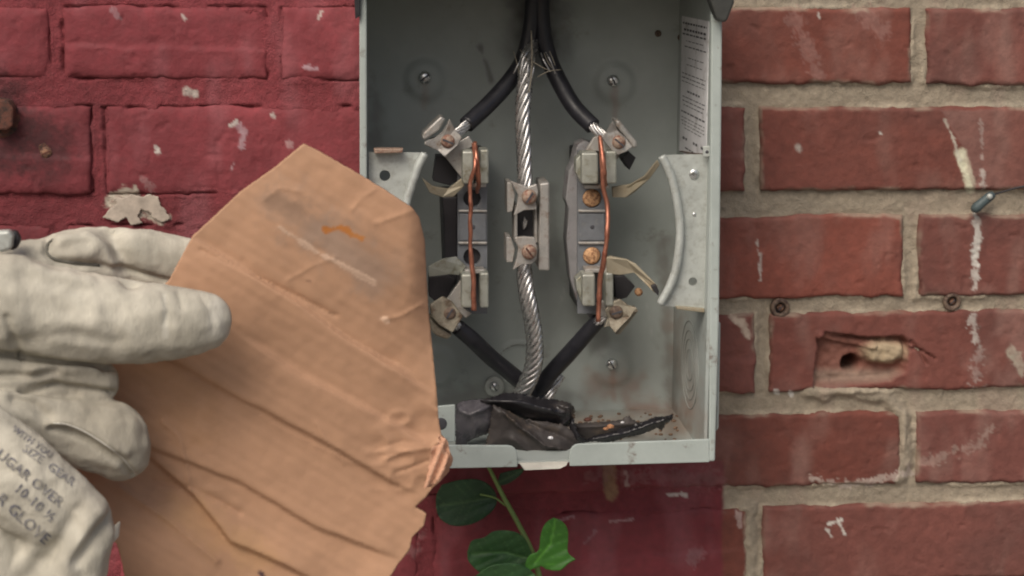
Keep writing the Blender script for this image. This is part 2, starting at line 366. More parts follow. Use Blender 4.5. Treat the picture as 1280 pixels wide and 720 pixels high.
def paint_mask(x, y, P):
    q = x+4*fbm(P, 60, 3, 21)
    edge = np.where(y > 575, 902+6*fbm(P, 25, 2, 5), 880)
    return sst(3, -3, q-edge)
def wall_color(P, base, moss=0):
    x, y = PX(P)
    n1 = fbm(P, 22, 4, 31); n2 = fbm(P, 120, 3, 32); n3 = fbm(P*np.array([1, 1, .35]), 60, 3, 33)
    c = np.tile(base, (len(P), 1))*(1+0.16*n1+0.10*n2)[:, None]
    dust = sst(0.05, 0.6, n3)*0.28
    c = c*(1-dust[:, None])+np.array([0.30, 0.20, 0.17])*dust[:, None]
    pm = paint_mask(x, y, P)
    n4 = fbm(P, 9, 3, 36)
    red = RED*(1+0.34*n1+0.10*n2+.30*n4)[:, None]
    red = red*(1-0.22*sst(0, .6, n3))[:, None]+np.array([0.36, 0.16, 0.18])*0.22*sst(0, .6, n3)[:, None]
    c = c*(1-pm)[:, None]+red*pm[:, None]
    for pts, hw, colr, st, rag in MARKS:
        lo = np.min(pts, 0)-hw-rag-4; hi = np.max(pts, 0)+hw+rag+4
        m = (x > lo[0]) & (x < hi[0]) & (y > lo[1]) & (y < hi[1])
        if not m.any(): continue
        d, _ = dpoly(x[m], y[m], pts)
        d = d+rag*fbm(P[m], 260, 3, 41)+0.5*rag*fbm(P[m], 900, 2, 47)
        k = sst(hw*1.1, hw*0.6, d)*st*np.clip(0.9+0.5*fbm(P[m], 500, 2, 44), 0, 1)
        if hw > 15: k = sst(hw*1.6, 0, d)*st
        c[m] = c[m]*(1-k[:, None])+np.array(colr)*k[:, None]
    tri = [(1176, 138), (1206, 188), (1216, 236), (1290, 236), (1290, 138)]
    m = (x > 1150) & (x < 1320) & (y > 120) & (y < 250)
    if m.any():
        d, _ = dpoly(x[m], y[m], tri, True); kk = sst(-1.5, 1.5, np.where(inside(x[m], y[m], tri), d, -d)+2*fbm(P[m], 200, 2, 45))*(0.42-0.12*fbm(P[m], 60, 3, 46))
        kk *= sst(1290, 1195, x[m])*.6+.4
        c[m] = c[m]*(1-kk[:, None])+np.array([0.26, 0.16, 0.14])*kk[:, None]
    return np.clip(c, 0.004, 1)
RECTS = []
def carve(x, y, P):
    """broken-out cavity in the damaged brick: extra depth and colour mask"""
    d, _ = dpoly(x, y, HOLE, True); ins = inside(x, y, HOLE); sdist = np.where(ins, d, -d)+2*fbm(P, 300, 3, 51)
    dep = 0.010*sst(0, 5, sdist)+0.0018*fbm(P, 220, 3, 52)*sst(0, 4, sdist)
    dep += 0.035*sst(13, 8, np.hypot((x-1068)*0.95, (y-458)*1.1)+1.5*fbm(P, 300, 2, 53))
    ang = (y-438)-(x-1100)*(-0.15)
    lump = sst(30, 14, np.hypot((x-1108)*0.8, (y-441)*1.5)+5*fbm(P, 260, 3, 54)); dep -= 0.009*lump*(dep > 0.002)
    rib, _ = dpoly(x, y, [(1024, 419), (1060, 428), (1092, 432)]); dep -= 0.0045*sst(6, 3, rib)
    cr, _ = dpoly(x, y, [(1140, 428), (1150, 440), (1158, 455)]); dep += 0.003*sst(3, 0.5, cr+fbm(P, 300, 2, 55))
    cr, _ = dpoly(x, y, [(1138, 436), (1152, 438), (1168, 448)]); dep += 0.003*sst(2.5, 0.5, cr+fbm(P, 300, 2, 56))
    return dep, lump, sdist

wall = thing('brick_wall', (0.12, 0.02, 1.30), 'old red brick wall with tan mortar joints, painted dark red on the left and below the box', 'wall')
rows = [  # y of top and bottom edges at px 0 and px 1280, joint list
 ((-255, -252), (-150, -148), [-1180, -760, -345, 70, 480, 900, 1310, 1730, 2150]),
 ((-122, -120), (-24, -21), [-1390, -975, -560, -140, 275, 690, 940, 1345, 1760, 2170]),
 ((8, 10), (96, 107), [-1170, -755, -340, 70, 343, 728, 1149, 1570, 1990, 2410]),
 ((133, 134), (243, 237), [-1120, -705, -290, 123, 528, 940, 1368, 1785, 2200]),
 ((284, 266), (386, 368), [-1170, -750, -340, 72, 490, 708, 1139, 1568, 1985]),
 ((412, 386), (505, 484), [-1100, -670, -250, 160, 550, 953, 1375, 1790, 2200]),
 ((537, 512), (630, 601), [-1170, -750, -340, 70, 490, 764, 1136, 1562, 1980]),
 ((664, 624), (765, 718), [-1100, -680, -260, 140, 532, 944, 1378, 1790, 2200]),
 ((795, 742), (890, 838), [-1170, -750, -340, 70, 490, 760, 1150, 1570, 1990]),
 ((920, 865), (1015, 960), [-1100, -680, -260, 140, 540, 950, 1370, 1790, 2200]),
]
VG = {949: 13}
def make_brick(x0, x1, yt, yb, idx):
    g = 11 if True else 8
    xa, xb = x0+g*0.9, x1-g*0.9
    ya = np.interp([xa, xb], [0, 1280], yt); yc = np.interp([xa, xb], [0, 1280], yb)
    if xa < -1280 or xb > 2560: pass
    cs = W(np.array([xa, xb, xb, xa]), np.array([ya[0], ya[1], yc[1], yc[0]]), np.zeros(4))
    vis = xb > -60 and xa < 1340 and yc.max() > -30 and ya.min() < 750
    if vis and xa > 455 and xb < 900 and yc.max() < 590: vis = False
    sp = 0.0012 if vis else 0.008
    nx = max(4, int(abs(cs[1, 0]-cs[0, 0])/sp)); nz = max(3, int(abs(cs[0, 2]-cs[3, 2])/sp))
    u = np.linspace(0, 1, nx+1); v = np.linspace(0, 1, nz+1); U, Vv = np.meshgrid(u, v); U = U.ravel(); Vv = Vv.ravel()
    P = ((1-U)*(1-Vv))[:, None]*cs[0]+(U*(1-Vv))[:, None]*cs[1]+(U*Vv)[:, None]*cs[2]+((1-U)*Vv)[:, None]*cs[3]
    Wd = abs(cs[1, 0]-cs[0, 0]); Hd = abs(cs[0, 2]-cs[3, 2])
    RECTS.append((cs[:, 0].min(), cs[:, 0].max(), (cs[2, 2]+cs[3, 2])/2, (cs[0, 2]+cs[1, 2])/2))
    P0 = P.copy()
    d = np.minimum(np.minimum(U, 1-U)*Wd, np.minimum(Vv, 1-Vv)*Hd)
    left = cs[:, 0].mean() < w1(900, 360, 0)[0] and not (x0 > 900)
    q = np.column_stack([P[:, 0], P[:, 2], np.full(len(P), idx*0.37)])
    wl = 0.0018; P[:, 0] += wl*fbm(q, 90, 4, 61); P[:, 2] += wl*fbm(q, 90, 4, 62)*1.2
    rr = 0.0030 if not left else 0.009
    e = np.clip(1-(d+0.0008*fbm(q, 260, 2, 64))/rr, 0, 1)
    P[:, 1] = -0.0012*(0.5+((idx*7) % 5)/5) + (1-np.sqrt(np.clip(1-e*e, 0, 1)))*rr*(0.28 if left else 1.0)
    P[:, 1] += 0.0007*fbm(q, 35, 3, 65)+0.0004*fbm(q, 250, 3, 66)
    if left: P[:, 1] += 0.0022*fbm(q, 14, 2, 67)+0.0004*fbm(q, 70, 2, 68)-0.0014*sst(.52, .60, Vv+.05*fbm(q, 20, 2, 60))*(idx % 2)
    pit = sst(0.42, 0.6, fbm(q, 160, 2, 68)); P[:, 1] += 0.0006*pit
    x, y = PX(P)
    bc = BR*(0.62+0.38*(1-((idx*5) % 4)/4)) if (idx*3) % 2 else BR2
    mixk = ((idx*37) % 10)/10
    bc = (BR*(1-mixk)+BR2*mixk)*(0.84+0.30*((idx*53) % 7)/7)
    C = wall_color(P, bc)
    dk = sst(0.0, .45, fbm(q, 16, 4, 93))*.35*(0 if left else 1); C = C*(1-dk)[:, None]+np.array([0.085, 0.05, 0.045])*dk[:, None]
    lt = sst(0.05, .5, fbm(q*np.array([1, .5, 1]), 40, 4, 94))*.35*(0 if left else 1); C = C*(1-lt)[:, None]+np.array([0.30, 0.17, 0.145])*lt[:, None]
    x0_, y0_ = PX(P); pmk = paint_mask(x0_, y0_, P)
    crust = sst(0.0030, 0.0008, d+0.0022*fbm(q, 130, 3, 69))*sst(-.1, .35, fbm(q, 45, 3, 70))*(1-pmk)*0.8
    C = C*(1-crust[:, None])+np.array([0.30, 0.235, 0.18])*crust[:, None]
    if vis and x0 < 1100 < x1 and ya[0] < 430 < yc[0]:
        dep, lump, sdist = carve(x, y, P); P[:, 1] += dep
        k = (sst(0, 4, sdist)*0.6)[:, None]; C = C*(1-k)+np.array([0.24, 0.11, 0.08])*k
        k = (lump*sst(0, 3, sdist))[:, None]; C = C*(1-k)+np.array([0.42, 0.33, 0.22])*k
        k = (sst(14, 2, np.abs(y-474))*sst(-2, 4, sdist)*0.7)[:, None]; C = C*(1-k)+np.array([0.30, 0.23, 0.18])*k
    # back edge ring
    nX = nx+1; ring = list(range(nX))+[r*nX+nx for r in range(1, nz+1)]+[nz*nX+i for i in range(nx-1, -1, -1)]+[r*nX for r in range(nz-1, 0, -1)]
    F = [(r*nX+i, (r+1)*nX+i, (r+1)*nX+i+1, r*nX+i+1) for r in range(nz) for i in range(nx)]
    k0 = len(P); R = P[ring].copy(); R[:, 1] = 0.03; P = np.vstack([P, R]); C = np.vstack([C, C[ring]])
    n = len(ring); F += [(ring[i], ring[(i+1) % n], k0+(i+1) % n, k0+i) for i in range(n)]
    o = obj('brick', P, F, M['brick'], wall, smooth=True, col=C)
    return o
k = 0
for (yt, yb, js) in rows:
    for a, b in zip(js[:-1], js[1:]):
        k += 1; make_brick(a, b, yt, yb, k)
# mortar sheet
def mortar(x0, x1, y0, y1, sp):
    A = W(np.array([x0, x1]), np.array([y0, y1]), np.zeros(2))
    xs = np.arange(A[0, 0], A[1, 0], sp); zs = np.arange(A[0, 2], A[1, 2], -sp); X, Z = np.meshgrid(xs, zs)
    P = np.column_stack([X.ravel(), np.zeros(X.size), Z.ravel()])
    x, y = PX(P); q = P.copy()
    pm = paint_mask(x, y, P)
    P[:, 1] = 0.0030-0.0022*pm+0.0012*fbm(q, 30, 3, 71)+0.0011*fbm(q, 260, 4, 72, .65)
    for cx, cy, r in ((975, 386, 10), (1190, 378, 9)):
        P[:, 1] += 0.006*sst(r*1.1, r*0.8, np.hypot(x-cx, y-cy))
    ed = np.full(len(P), 1.0)
    for (a, b, c_, e_) in RECTS:
        m = (q[:, 0] > a-.012) & (q[:, 0] < b+.012) & (q[:, 2] > c_-.012) & (q[:, 2] < e_+.012)
        if not m.any(): continue
        dx = np.maximum(a-q[m, 0], q[m, 0]-b); dz = np.maximum(c_-q[m, 2], q[m, 2]-e_); dd = np.maximum(dx, dz); ed[m] = np.minimum(ed[m], np.abs(dd+0.0004))
    rg = sst(0.0034, 0.0006, ed+0.0012*fbm(q, 220, 2, 76))*sst(-.25, .3, fbm(q, 50, 3, 77)+.25*pm)
    P[:, 1] -= (0.0019-0.0013*pm)*rg*(1+.5*fbm(q, 500, 2, 90))
    crk = sst(0.0010, 0.0003, ed+0.0008*fbm(q, 150, 2, 78))*sst(.05, .2, fbm(q, 28, 3, 79))*pm
    P[:, 1] += 0.004*crk
    # mortar squeezed over the brick where it was patched
    d, _ = dpoly(x, y, [(1010, 492), (1060, 488), (1110, 497), (1128, 520), (1134, 560), (1124, 598)])
    P[:, 1] -= 0.0038*sst(14, 3, d+7*fbm(q, 120, 4, 73))
    d, _ = dpoly(x, y, [(934, 640), (936, 760)]); P[:, 1] -= 0.003*sst(16, 8, d+4*fbm(q, 200, 3, 74))
    d, _ = dpoly(x, y, HOLE, True); P[:, 1] += 0.05*inside(x, y, HOLE)*sst(0, 6, d)
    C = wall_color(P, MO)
    C = C*(1+.25*rg*(1-pm))[:, None]
    gr = sst(0, .6, fbm(q, 14, 3, 75))[:, None]*0.35*(1-pm)[:, None]
    C = C*(1-gr)+np.array([0.21, 0.19, 0.155])*gr
    n = len(xs); m_ = len(zs)
    idx = np.arange(n*m_).reshape(m_, n)
    F = np.stack([idx[:-1, :-1], idx[1:, :-1], idx[1:, 1:], idx[:-1, 1:]], -1).reshape(-1, 4)
    return P, F, C
P, F, C = mortar(-60, 1345, -40, 760, 0.0013)
obj('mortar', P, F.tolist(), M['paint'], wall, smooth=True, col=C)
mlo, mhi = P.min(0), P.max(0)
# coarser mortar behind the out-of-frame bricks and the wall's core
olo = w1(-1150, 990, 0); ohi = w1(2400, -235, 0)
def mstrip(xa, xb, za, zb):
    V = [(xa, 0.0036, za), (xb, 0.0036, za), (xb, 0.0036, zb), (xa, 0.0036, zb)]
    nx, nz = 14, 10; V = []; 
    for r in range(nz+1):
        for c in range(nx+1): V.append((xa+(xb-xa)*c/nx, 0.0036, za+(zb-za)*r/nz))
    V = np.array(V); Cc = wall_color(V, MO)
    return obj('mortar', V, [(r*(nx+1)+c, r*(nx+1)+c+1, (r+1)*(nx+1)+c+1, (r+1)*(nx+1)+c) for r in range(nz) for c in range(nx)], M['paint'], wall, col=Cc)
mstrip(olo[0], mlo[0], olo[2], ohi[2]); mstrip(mhi[0], ohi[0], olo[2], ohi[2])
mstrip(mlo[0], mhi[0], mhi[2], ohi[2]); mstrip(mlo[0], mhi[0], olo[2], mlo[2])
bm_ = bpy.data.materials.new('far_brickwork'); bm_.use_nodes = True; N = bm_.node_tree.nodes; L = bm_.node_tree.links
bt = N.new('ShaderNodeTexBrick'); gm = N.new('ShaderNodeNewGeometry'); mp = N.new('ShaderNodeMapping'); mp.inputs['Rotation'].default_value = (-math.pi/2, 0, 0)
L.new(gm.outputs['Position'], mp.inputs[0]); L.new(mp.outputs[0], bt.inputs['Vector'])
bt.inputs['Color1'].default_value = (*BR, 1); bt.inputs['Color2'].default_value = (*BR2, 1); bt.inputs['Mortar'].default_value = (*MO, 1)
bt.inputs['Scale'].default_value = 1; bt.inputs['Brick Width'].default_value = 0.215; bt.inputs['Row Height'].default_value = 0.066; bt.inputs['Mortar Size'].default_value = 0.006
L.new(bt.outputs[0], N['Principled BSDF'].inputs['Base Color']); N['Principled BSDF'].inputs['Roughness'].default_value = 0.9
for (xa, xb, za, zb) in ((-3, olo[0], 0, 3), (ohi[0], 3.4, 0, 3), (olo[0], ohi[0], ohi[2], 3), (olo[0], ohi[0], 0, olo[2])):
    boxw('wall_face', (xa, 0.001, za), (xb, 0.03, zb), bm_, wall, bevel=0)
boxw('wall_core', (-3, 0.06, 0), (3.4, 0.3, 3), bm_, wall, bevel=0)

# ------------------------------------------------------------ the meter box
YF, YB = -0.120, -0.007
GE = np.array([0.375, 0.412, 0.395])
box = thing('meter_box', w1(672, 577, YB), 'open grey steel electric meter box mounted on the brick wall with its cover removed', 'meter box')
xl = w1(459, 300, YF)[0]; xr = w1(886, 300, YF)[0]
zb = w1(680, 575, YF)[2]; zt = w1(680, -28, YF)[2]
# back panel with embossed dimples, rust, dirt and darkened patches
RUST = np.array([0.30, 0.16, 0.11])
def enamel_col(P, x, y):
    n = fbm(P, 25, 4, 81); n2 = fbm(P, 130, 3, 82)
    c = np.tile(GE, (len(P), 1))*(1+0.10*n+0.05*n2)[:, None]
    def mark(pts, hw, colr, st, rag):
        d, _ = dpoly(x, y, pts); kk = sst(hw, 0, d+rag*fbm(P, 150, 3, 83))*st
        return c*(1-kk[:, None])+np.array(colr)*kk[:, None]
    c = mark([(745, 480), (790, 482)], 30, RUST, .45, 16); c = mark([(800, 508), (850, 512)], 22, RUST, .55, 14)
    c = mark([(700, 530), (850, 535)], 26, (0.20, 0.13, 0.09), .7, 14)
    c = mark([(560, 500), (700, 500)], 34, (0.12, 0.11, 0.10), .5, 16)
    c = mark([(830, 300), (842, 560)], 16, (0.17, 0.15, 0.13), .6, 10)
    c = mark([(672, -20), (672, 55)], 60, (0.03, 0.027, 0.028), 1.0, 10); c = mark([(470, 120), (472, 180)], 14, (0.2, 0.19, 0.17), .5, 12); c = mark([(767, 108), (769, 150)], 7, RUST, .35, 6); c = mark([(531, 104), (530, 135)], 6, RUST, .25, 6); c = mark([(765, 462), (768, 500)], 7, RUST, .5, 6); c = mark([(700, 380), (720, 320)], 1.6, (0.5, 0.52, 0.5), .6, 1); c = mark([(800, 330), (815, 420)], 1.5, (0.5, 0.52, 0.5), .5, 1); c = mark([(790, 60), (800, 110)], 1.5, (0.42, 0.43, 0.42), .4, 1)  # first mark: dark patch where the cables enter
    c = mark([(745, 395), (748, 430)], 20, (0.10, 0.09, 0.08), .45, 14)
    c = mark([(690, 240), (695, 330)], 14, (0.13, 0.13, 0.12), .4, 10)  # dark strip right of the neutral bar: its cast shadow, painted in
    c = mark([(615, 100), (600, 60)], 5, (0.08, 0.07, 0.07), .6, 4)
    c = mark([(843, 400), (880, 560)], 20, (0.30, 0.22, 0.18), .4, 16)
    return np.clip(c, 0.01, 1)
sp = 0.0018
xs = np.linspace(xl-0.001, xr+0.001, 130); zs = np.linspace(zt, zb, 160); X, Z = np.meshgrid(xs, zs)
P = np.column_stack([X.ravel(), np.full(X.size, YB), Z.ravel()]); x, y = PX(P)
for cx, cy in ((531, 100), (768, 104), (765, 458), (545, 458)):
    d = np.hypot(x-cx, y-cy); P[:, 1] -= 0.0030*sst(30, 17, d)
d = np.hypot(x-648, y-455); P[:, 1] -= 0.0012*(sst(29, 27, d)-sst(25, 23, d))
P[:, 1] += 0.0006*fbm(P, 8, 2, 85)
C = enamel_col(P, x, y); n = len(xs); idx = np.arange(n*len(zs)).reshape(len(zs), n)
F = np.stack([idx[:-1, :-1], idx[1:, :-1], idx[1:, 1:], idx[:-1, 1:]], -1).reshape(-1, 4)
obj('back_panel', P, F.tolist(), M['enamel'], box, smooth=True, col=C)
# side, floor and ceiling panels as subdivided inner skins with thickness
def skin(name, a, b, c, nu, nv, t, colf=True):
    a, b, c = map(lambda q: np.array(q, float), (a, b, c)); U, Vv = np.meshgrid(np.linspace(0, 1, nu), np.linspace(0, 1, nv)); U = U.ravel(); Vv = Vv.ravel()
    P = a+U[:, None]*(b-a)+Vv[:, None]*(c-a); nn = np.cross(b-a, c-a); nn /= np.linalg.norm(nn); Q = P+nn*t
    idx = np.arange(nu*nv).reshape(nv, nu); F = np.stack([idx[:-1, :-1], idx[:-1, 1:], idx[1:, 1:], idx[1:, :-1]], -1).reshape(-1, 4)
    ring = list(idx[0])+list(idx[1:, -1])+list(idx[-1, ::-1][1:])+list(idx[::-1, 0][1:-1]); m_ = len(ring); n0 = len(P)
    FF = F.tolist()+[[i+n0 for i in f[::-1]] for f in F.tolist()]+[[ring[(i+1) % m_], ring[i], ring[i]+n0, ring[(i+1) % m_]+n0] for i in range(m_)]
    PP = np.vstack([P, Q]); x, y = PX(PP)
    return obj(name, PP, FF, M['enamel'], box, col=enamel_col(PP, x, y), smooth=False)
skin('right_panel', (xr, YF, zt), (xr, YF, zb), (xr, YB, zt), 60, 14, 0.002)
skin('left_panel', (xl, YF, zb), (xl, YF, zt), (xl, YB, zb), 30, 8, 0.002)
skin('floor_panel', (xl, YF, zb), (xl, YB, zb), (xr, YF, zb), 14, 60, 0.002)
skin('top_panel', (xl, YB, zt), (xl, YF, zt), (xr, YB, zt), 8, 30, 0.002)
# rims: folded bright edges
plate('left_rim', [(449, -30), (458.5, -30), (459, 576), (450.5, 580)], YF-0.0006, 0.006, M['enamel_plain'], box, bevel=0.001)
plate('right_rim', [(889, -30), (903, 20), (902.5, 110), (899, 400), (894, 577), (886, 577), (887, 400), (888.5, 100)], YF-0.0008, 0.006, M['enamel_plain'], box, bevel=0.0012)
plate('side_flange', [(896, 400), (901, 404), (898.5, 535), (895, 540)], YF+0.012, 0.02, M['enamel_plain'], box, bevel=0.0008)
# bottom lips (upright) left and right of the notch, curled tab between
def rounded(px0, px1, y0a, y0b, y1a, y1b, r, left, right):
    pts = [(px0, y1a)]
    pts += [(px0+r*(1-math.cos(a)), y0a+r*(1-math.sin(a))) for a in np.linspace(0, math.pi/2, 5)] if left else [(px0, y0a)]
    pts += [(px1-r*(1-math.sin(a)), y0b+r*(1-math.cos(a))) for a in np.linspace(0, math.pi/2, 5)] if right else [(px1, y0b)]
    pts += [(px1, y1b)]; return pts
plate('bottom_lip', rounded(452, 647, 556, 557, 588, 584, 12, False, True), YF-0.0010, 0.002, M['enamel_plain'], box, bevel=0.0006)
plate('bottom_lip', rounded(712, 887, 555, 549, 583, 578, 12, True, False), YF-0.0010, 0.002, M['enamel_plain'], box, bevel=0.0006)
plate('curled_tab', [(649, 579, YF-0.001), (710, 577, YF-0.001), (708, 582, YF-0.006), (700, 586, YF-0.007), (656, 588, YF-0.007), (652, 583, YF-0.005)], YF, 0.0015, M['hem'], box, bevel=0.0004)
# hood
M['hood'] = mat('hood_shaded', (0.05, 0.052, 0.048), rough=0.6, var=0.3, bump=0.2)  # near-black colour stands in for the hood's shaded underside
hl = w1(440, -14, YF)[0]; hr = w1(916, -14, YF)[0]
plate('hood', [(438, -60), (438, -22), (880, -22), (896, 24), (903, 28), (909, 27), (918, 4), (919, -60)], YF-0.010, 0.012, M['hood'], box, bevel=0.0015)
boxw('shading_hood_top', (hl, YF-0.022, zt+0.004), (hr, 0.0, zt+0.008), M['enamel_plain'], box)  # unseen forward overhang, stretched to shade the top of the interior
plate('hood_corner', [(442, -20), (451, -20), (450, 20), (444, 24)], YF-0.004, 0.008, M['black_plastic'], box)
# knock-out rings on right wall and floor
M['enamel_dull'] = mat('grey_enamel_dull', (0.24, 0.25, 0.235), rough=0.5, var=0.2, vsc=60, bump=0.1)
def wall_ring(cx, cy, ry, tr=0.00035):
    c = WX(cx, cy, xr-0.0001); r = ry*mm(-0.06); a = np.linspace(0, 2*math.pi, 49)
    return tube_vf(np.column_stack([np.full(49, c[0]), c[1]+r*np.cos(a)*0.98, c[2]+r*np.sin(a)]), tr, 6, cap=False)
V, F = merge([wall_ring(862, 456, r) for r in (20, 33, 44, 56)]); obj('knockout_ring', V, F, M['enamel_dull'], box, smooth=True)
a = np.linspace(0, 2*math.pi, 41); c = w1(648, 456, YB)
V, F = tube_vf(np.column_stack([c[0]+0.0145*np.cos(a), np.full(41, YB-0.0002), c[2]+0.0145*np.sin(a)]), 0.0006, 6, False)
obj('knockout_ring', V, F, M['enamel_dull'], box, smooth=True)
# mounting screws on washers
for cx, cy, r in ((531, 97, 8), (767, 101, 7.5), (765, 456, 7.5), (618, 484, 6.5)):
    s = disc('mounting_screw', cx, cy, YB-0.006, r, 0.004, M['screw'], box, slot=(0.6 if cx < 600 else 2.1, M['ink']))
disc('washer', 618, 484, YB-0.0035, 13, 0.002, M['galv'], box, dome=0)
disc('rivet', 852, 47, YB-0.002, 4.5, 0.002, M['anchor'], box)
disc('rivet', 823, 42, YB-0.002, 4, 0.002, M['anchor'], box)
# rating label on the right wall
def onwall(px, py, off=0.0004): return WX(px, py, xr-off)
lab = [onwall(855, 22, 0), onwall(887.5, 8, 0), onwall(886, 187, 0), onwall(850, 189, 0)]
ylb, yfb = lab[3][1], lab[1][1]; ztl = lab[0][2]; zbl = lab[3][2]
lo = boxw('sticker', (xr-0.0005, ylb, zbl), (xr-0.0001, yfb, ztl+0.001), M['label'], box, bevel=0)
parts = []; r0 = random.Random(3); H = ztl-zbl; Wd = yfb-ylb
spec = [(0.03, 0.010, 1), (0.075, 0.012, .9), (0.11, 0.008, 1), (0.16, 0.004, .7), (0.20, 0.006, .8), (0.28, 0.004, .5), (0.33, 0.004, .6), (0.40, 0.005, 1), (0.43, 0.005, 1), (0.46, 0.004, 1),
        (0.52, 0.011, .5), (0.57, 0.005, .9), (0.60, 0.005, .9), (0.63, 0.005, .8), (0.68, 0.009, 1), (0.725, 0.004, 1), (0.75, 0.004, 1), (0.775, 0.004, .9), (0.80, 0.004, .7), (0.87, 0.014, 1), (0.94, 0.008, .6)]
for f, hh, wf in spec:
    z1 = ztl-H*f; h = H*hh*1.25; u = 0.5-wf*0.44
    while u < 0.5+wf*0.44:
        l = r0.uniform(0.05, 0.14) if hh < 0.01 else r0.uniform(0.05, 0.09)
        e = min(u+l, 0.94)
        if not (hh > .013 and r0.random() < 0.35):
            ya, yb_ = ylb+Wd*u, ylb+Wd*e
            V = np.array([(xr-0.0007, ya, z1), (xr-0.0007, yb_, z1), (xr-0.0007, yb_, z1-h), (xr-0.0007, ya, z1-h)]); parts.append((V, [(0, 1, 2, 3)]))
        u = e+0.03
V, F = merge(parts); obj('small_print', V, F, M['ink'], lo)
plate('label_clip', [(879, 183), (890, 182), (890, 196), (879, 196)], YF+0.002, 0.002, M['galv'], box)
disc('clip_hole', 884, 190, YF+0.0016, 2.2, 0.0008, M['ink'], box, dome=0)
tube('label_edge', [(850, 189, YB-0.012, 1.1), (868, 192, -0.08, 1.1), (884, 193, YF+0.006, 1.1)], M['anchor'], box, seg=6)

# curved meter supports
yS = -0.111
arcR = [(828, 194), (838, 218), (846, 250), (850, 290), (846, 330), (838, 356), (824, 382)]
cur = smooth_line(arcR, 4)
V, F, Q = sheet_vf([tuple(p) for p in cur]+[(884, 386), (885, 193)], lambda x, y: yS+0*x, 6, 0.0018, holes=[(866, 352, 5.5)])
sp1 = obj('meter_support', V, F, M['galv'], box)
tube('support_rim', [(827, 195, yS-.003, 5), (838, 218, yS-.003, 5.5), (846, 250, yS-.003, 5.5), (850, 290, yS-.003, 5.5), (846, 330, yS-.003, 5.5), (838, 356, yS-.003, 5.5), (825, 380, yS-.003, 5)], M['galv'], sp1, seg=10)
disc('support_rivet', 868, 218, yS-0.001, 6.5, 0.0015, M['screw'], sp1)
disc('support_dimple', 868, 268, yS-0.0008, 2.5, 0.0015, M['screw'], sp1)
plate('support_tab', [(845, 383), (881, 386), (881, 391), (846, 387)], yS-0.003, 0.004, M['tan_metal'], sp1)
arcL = [(533, 191), (527, 207), (519, 230), (513, 250), (509, 275), (508, 310), (514, 350), (524, 382)]
cur = smooth_line(arcL, 4)
V, F, Q = sheet_vf([(461, 190)]+[tuple(p) for p in cur]+[(461, 384)], lambda x, y: yS+0*x, 6, 0.0018, holes=[(481, 219.5, 7)])
sp2 = obj('meter_support', V, F, M['galv'], box)
tube('support_rim', [(531, 192, yS-.003, 5)]+[(a-4, b, yS-.003, 5.5) for a, b in arcL[1:]], M['galv'], sp2, seg=10)
plate('support_tab', [(467, 186), (504, 186), (503, 191), (468, 192)], yS-0.008, 0.008, M['rust_screw'], sp2)
plate('side_bracket', [(535, 509), (569, 506), (569, 552), (535, 555)], YF+0.012, 0.002, M['enamel_plain'], box)
disc('bracket_hole', 551, 530, YF+0.0116, 8, 0.001, M['ink'], box, dome=0)

# ------------------------------------------------------------ terminal blocks (parts of the box)
def rrect(x0, y0, x1, y1): return [(x0, y0), (x1, y0), (x1, y1), (x0, y1)]
YT = -0.070
def lug(pl, ck, sc, par, mt, smat=None, ang=0.5, r=8.6):
    """butterfly clamp drawn from its own outline: plate, cheek bar, saddle behind, slotted screw"""
    cx, cy = sc
    pts = [(a, b, YT-0.014-0.007*min(1, math.hypot(a-cx, b-cy)/28)) for a, b in pl]
    plate('clamp_lug', pts, YT-0.014, 0.0030, mt, par, bevel=0.0008)
    plate('clamp_saddle', [(cx+(a-cx)*.72, cy+(b-cy)*.72) for a, b in pl], YT-0.0125, 0.022, mt, par, bevel=0.0010)
    plate('clamp_cheek', ck, YT-0.014, 0.018, mt, par, bevel=0.0014)
    disc('clamp_screw', cx, cy, YT-0.0198, r, 0.004, smat or M['rust_screw'], par, slot=(ang, M['ink']), dome=.15)
def jaw(x0, x1, x2, x3, y0, y1, par):
    plate('jaw', rrect(x0, y0, x1, y1), YT-0.020, 0.016, M['jaw'], par, bevel=0.0012)
    plate('jaw', rrect(x2, y0-2, x3, y1), YT-0.019, 0.016, M['jaw'], par, bevel=0.0012)
def block(xa, xb, holes, filled, par_name='terminal_block'):
    V, F, Q = sheet_vf(rrect(xa, 188, xb, 392), lambda x, y: YT+0.0012*sst(2, 0, np.abs(y-264))+0*x, 5, 0.004, holes=[(h[0], h[1], h[2]) for h in holes])
    b = obj(par_name, V, F, M['slate'], box)
    plate('block_body', rrect(xa+1, 192, xb-1, 389), YT+0.012, 0.05, M['black_plastic'], b, bevel=0.001)
    for yy in (264, 304): plate('block_ridge', rrect(xa+1, yy-1.6, xb, yy+1.6), YT-0.002, 0.004, M['alu'], b, bevel=0.0006)
    xm = (xa+xb)/2
    plate('block_plate', rrect(xa+2, 267, xb-1, 301), YT-0.001, 0.003, M['slate'], b, bevel=0.0006)
    disc('block_screw', xm+1, 284, YT-0.0012, 3, 0.001, M['ink'], b, dome=0)
    for h in holes:
        plate('hole_collar', [(h[0]+(h[2]+1.6)*math.cos(t), h[1]+(h[2]+1.6)*math.sin(t)) for t in np.linspace(0, 2*math.pi, 17)[:-1]], YT+0.005, 0.008, M['black_plastic'], b, bevel=0)
        if filled: disc('corroded_stud', h[0], h[1], YT-0.001, h[2]-0.6, 0.004, M['corroded'], b)
    return b
tl = block(572, 609, [(590, 248, 11), (590, 321, 11)], False)
tl['label'] = 'left terminal block with empty dark holes'
plate('insulator', [(553, 246), (572, 246), (572, 350), (557, 350)], YT+0.012, 0.05, M['black_plastic'], tl, bevel=0.001)
jaw(578, 592, 600, 611, 189, 230, tl); jaw(577, 591, 600, 611, 343, 385, tl)
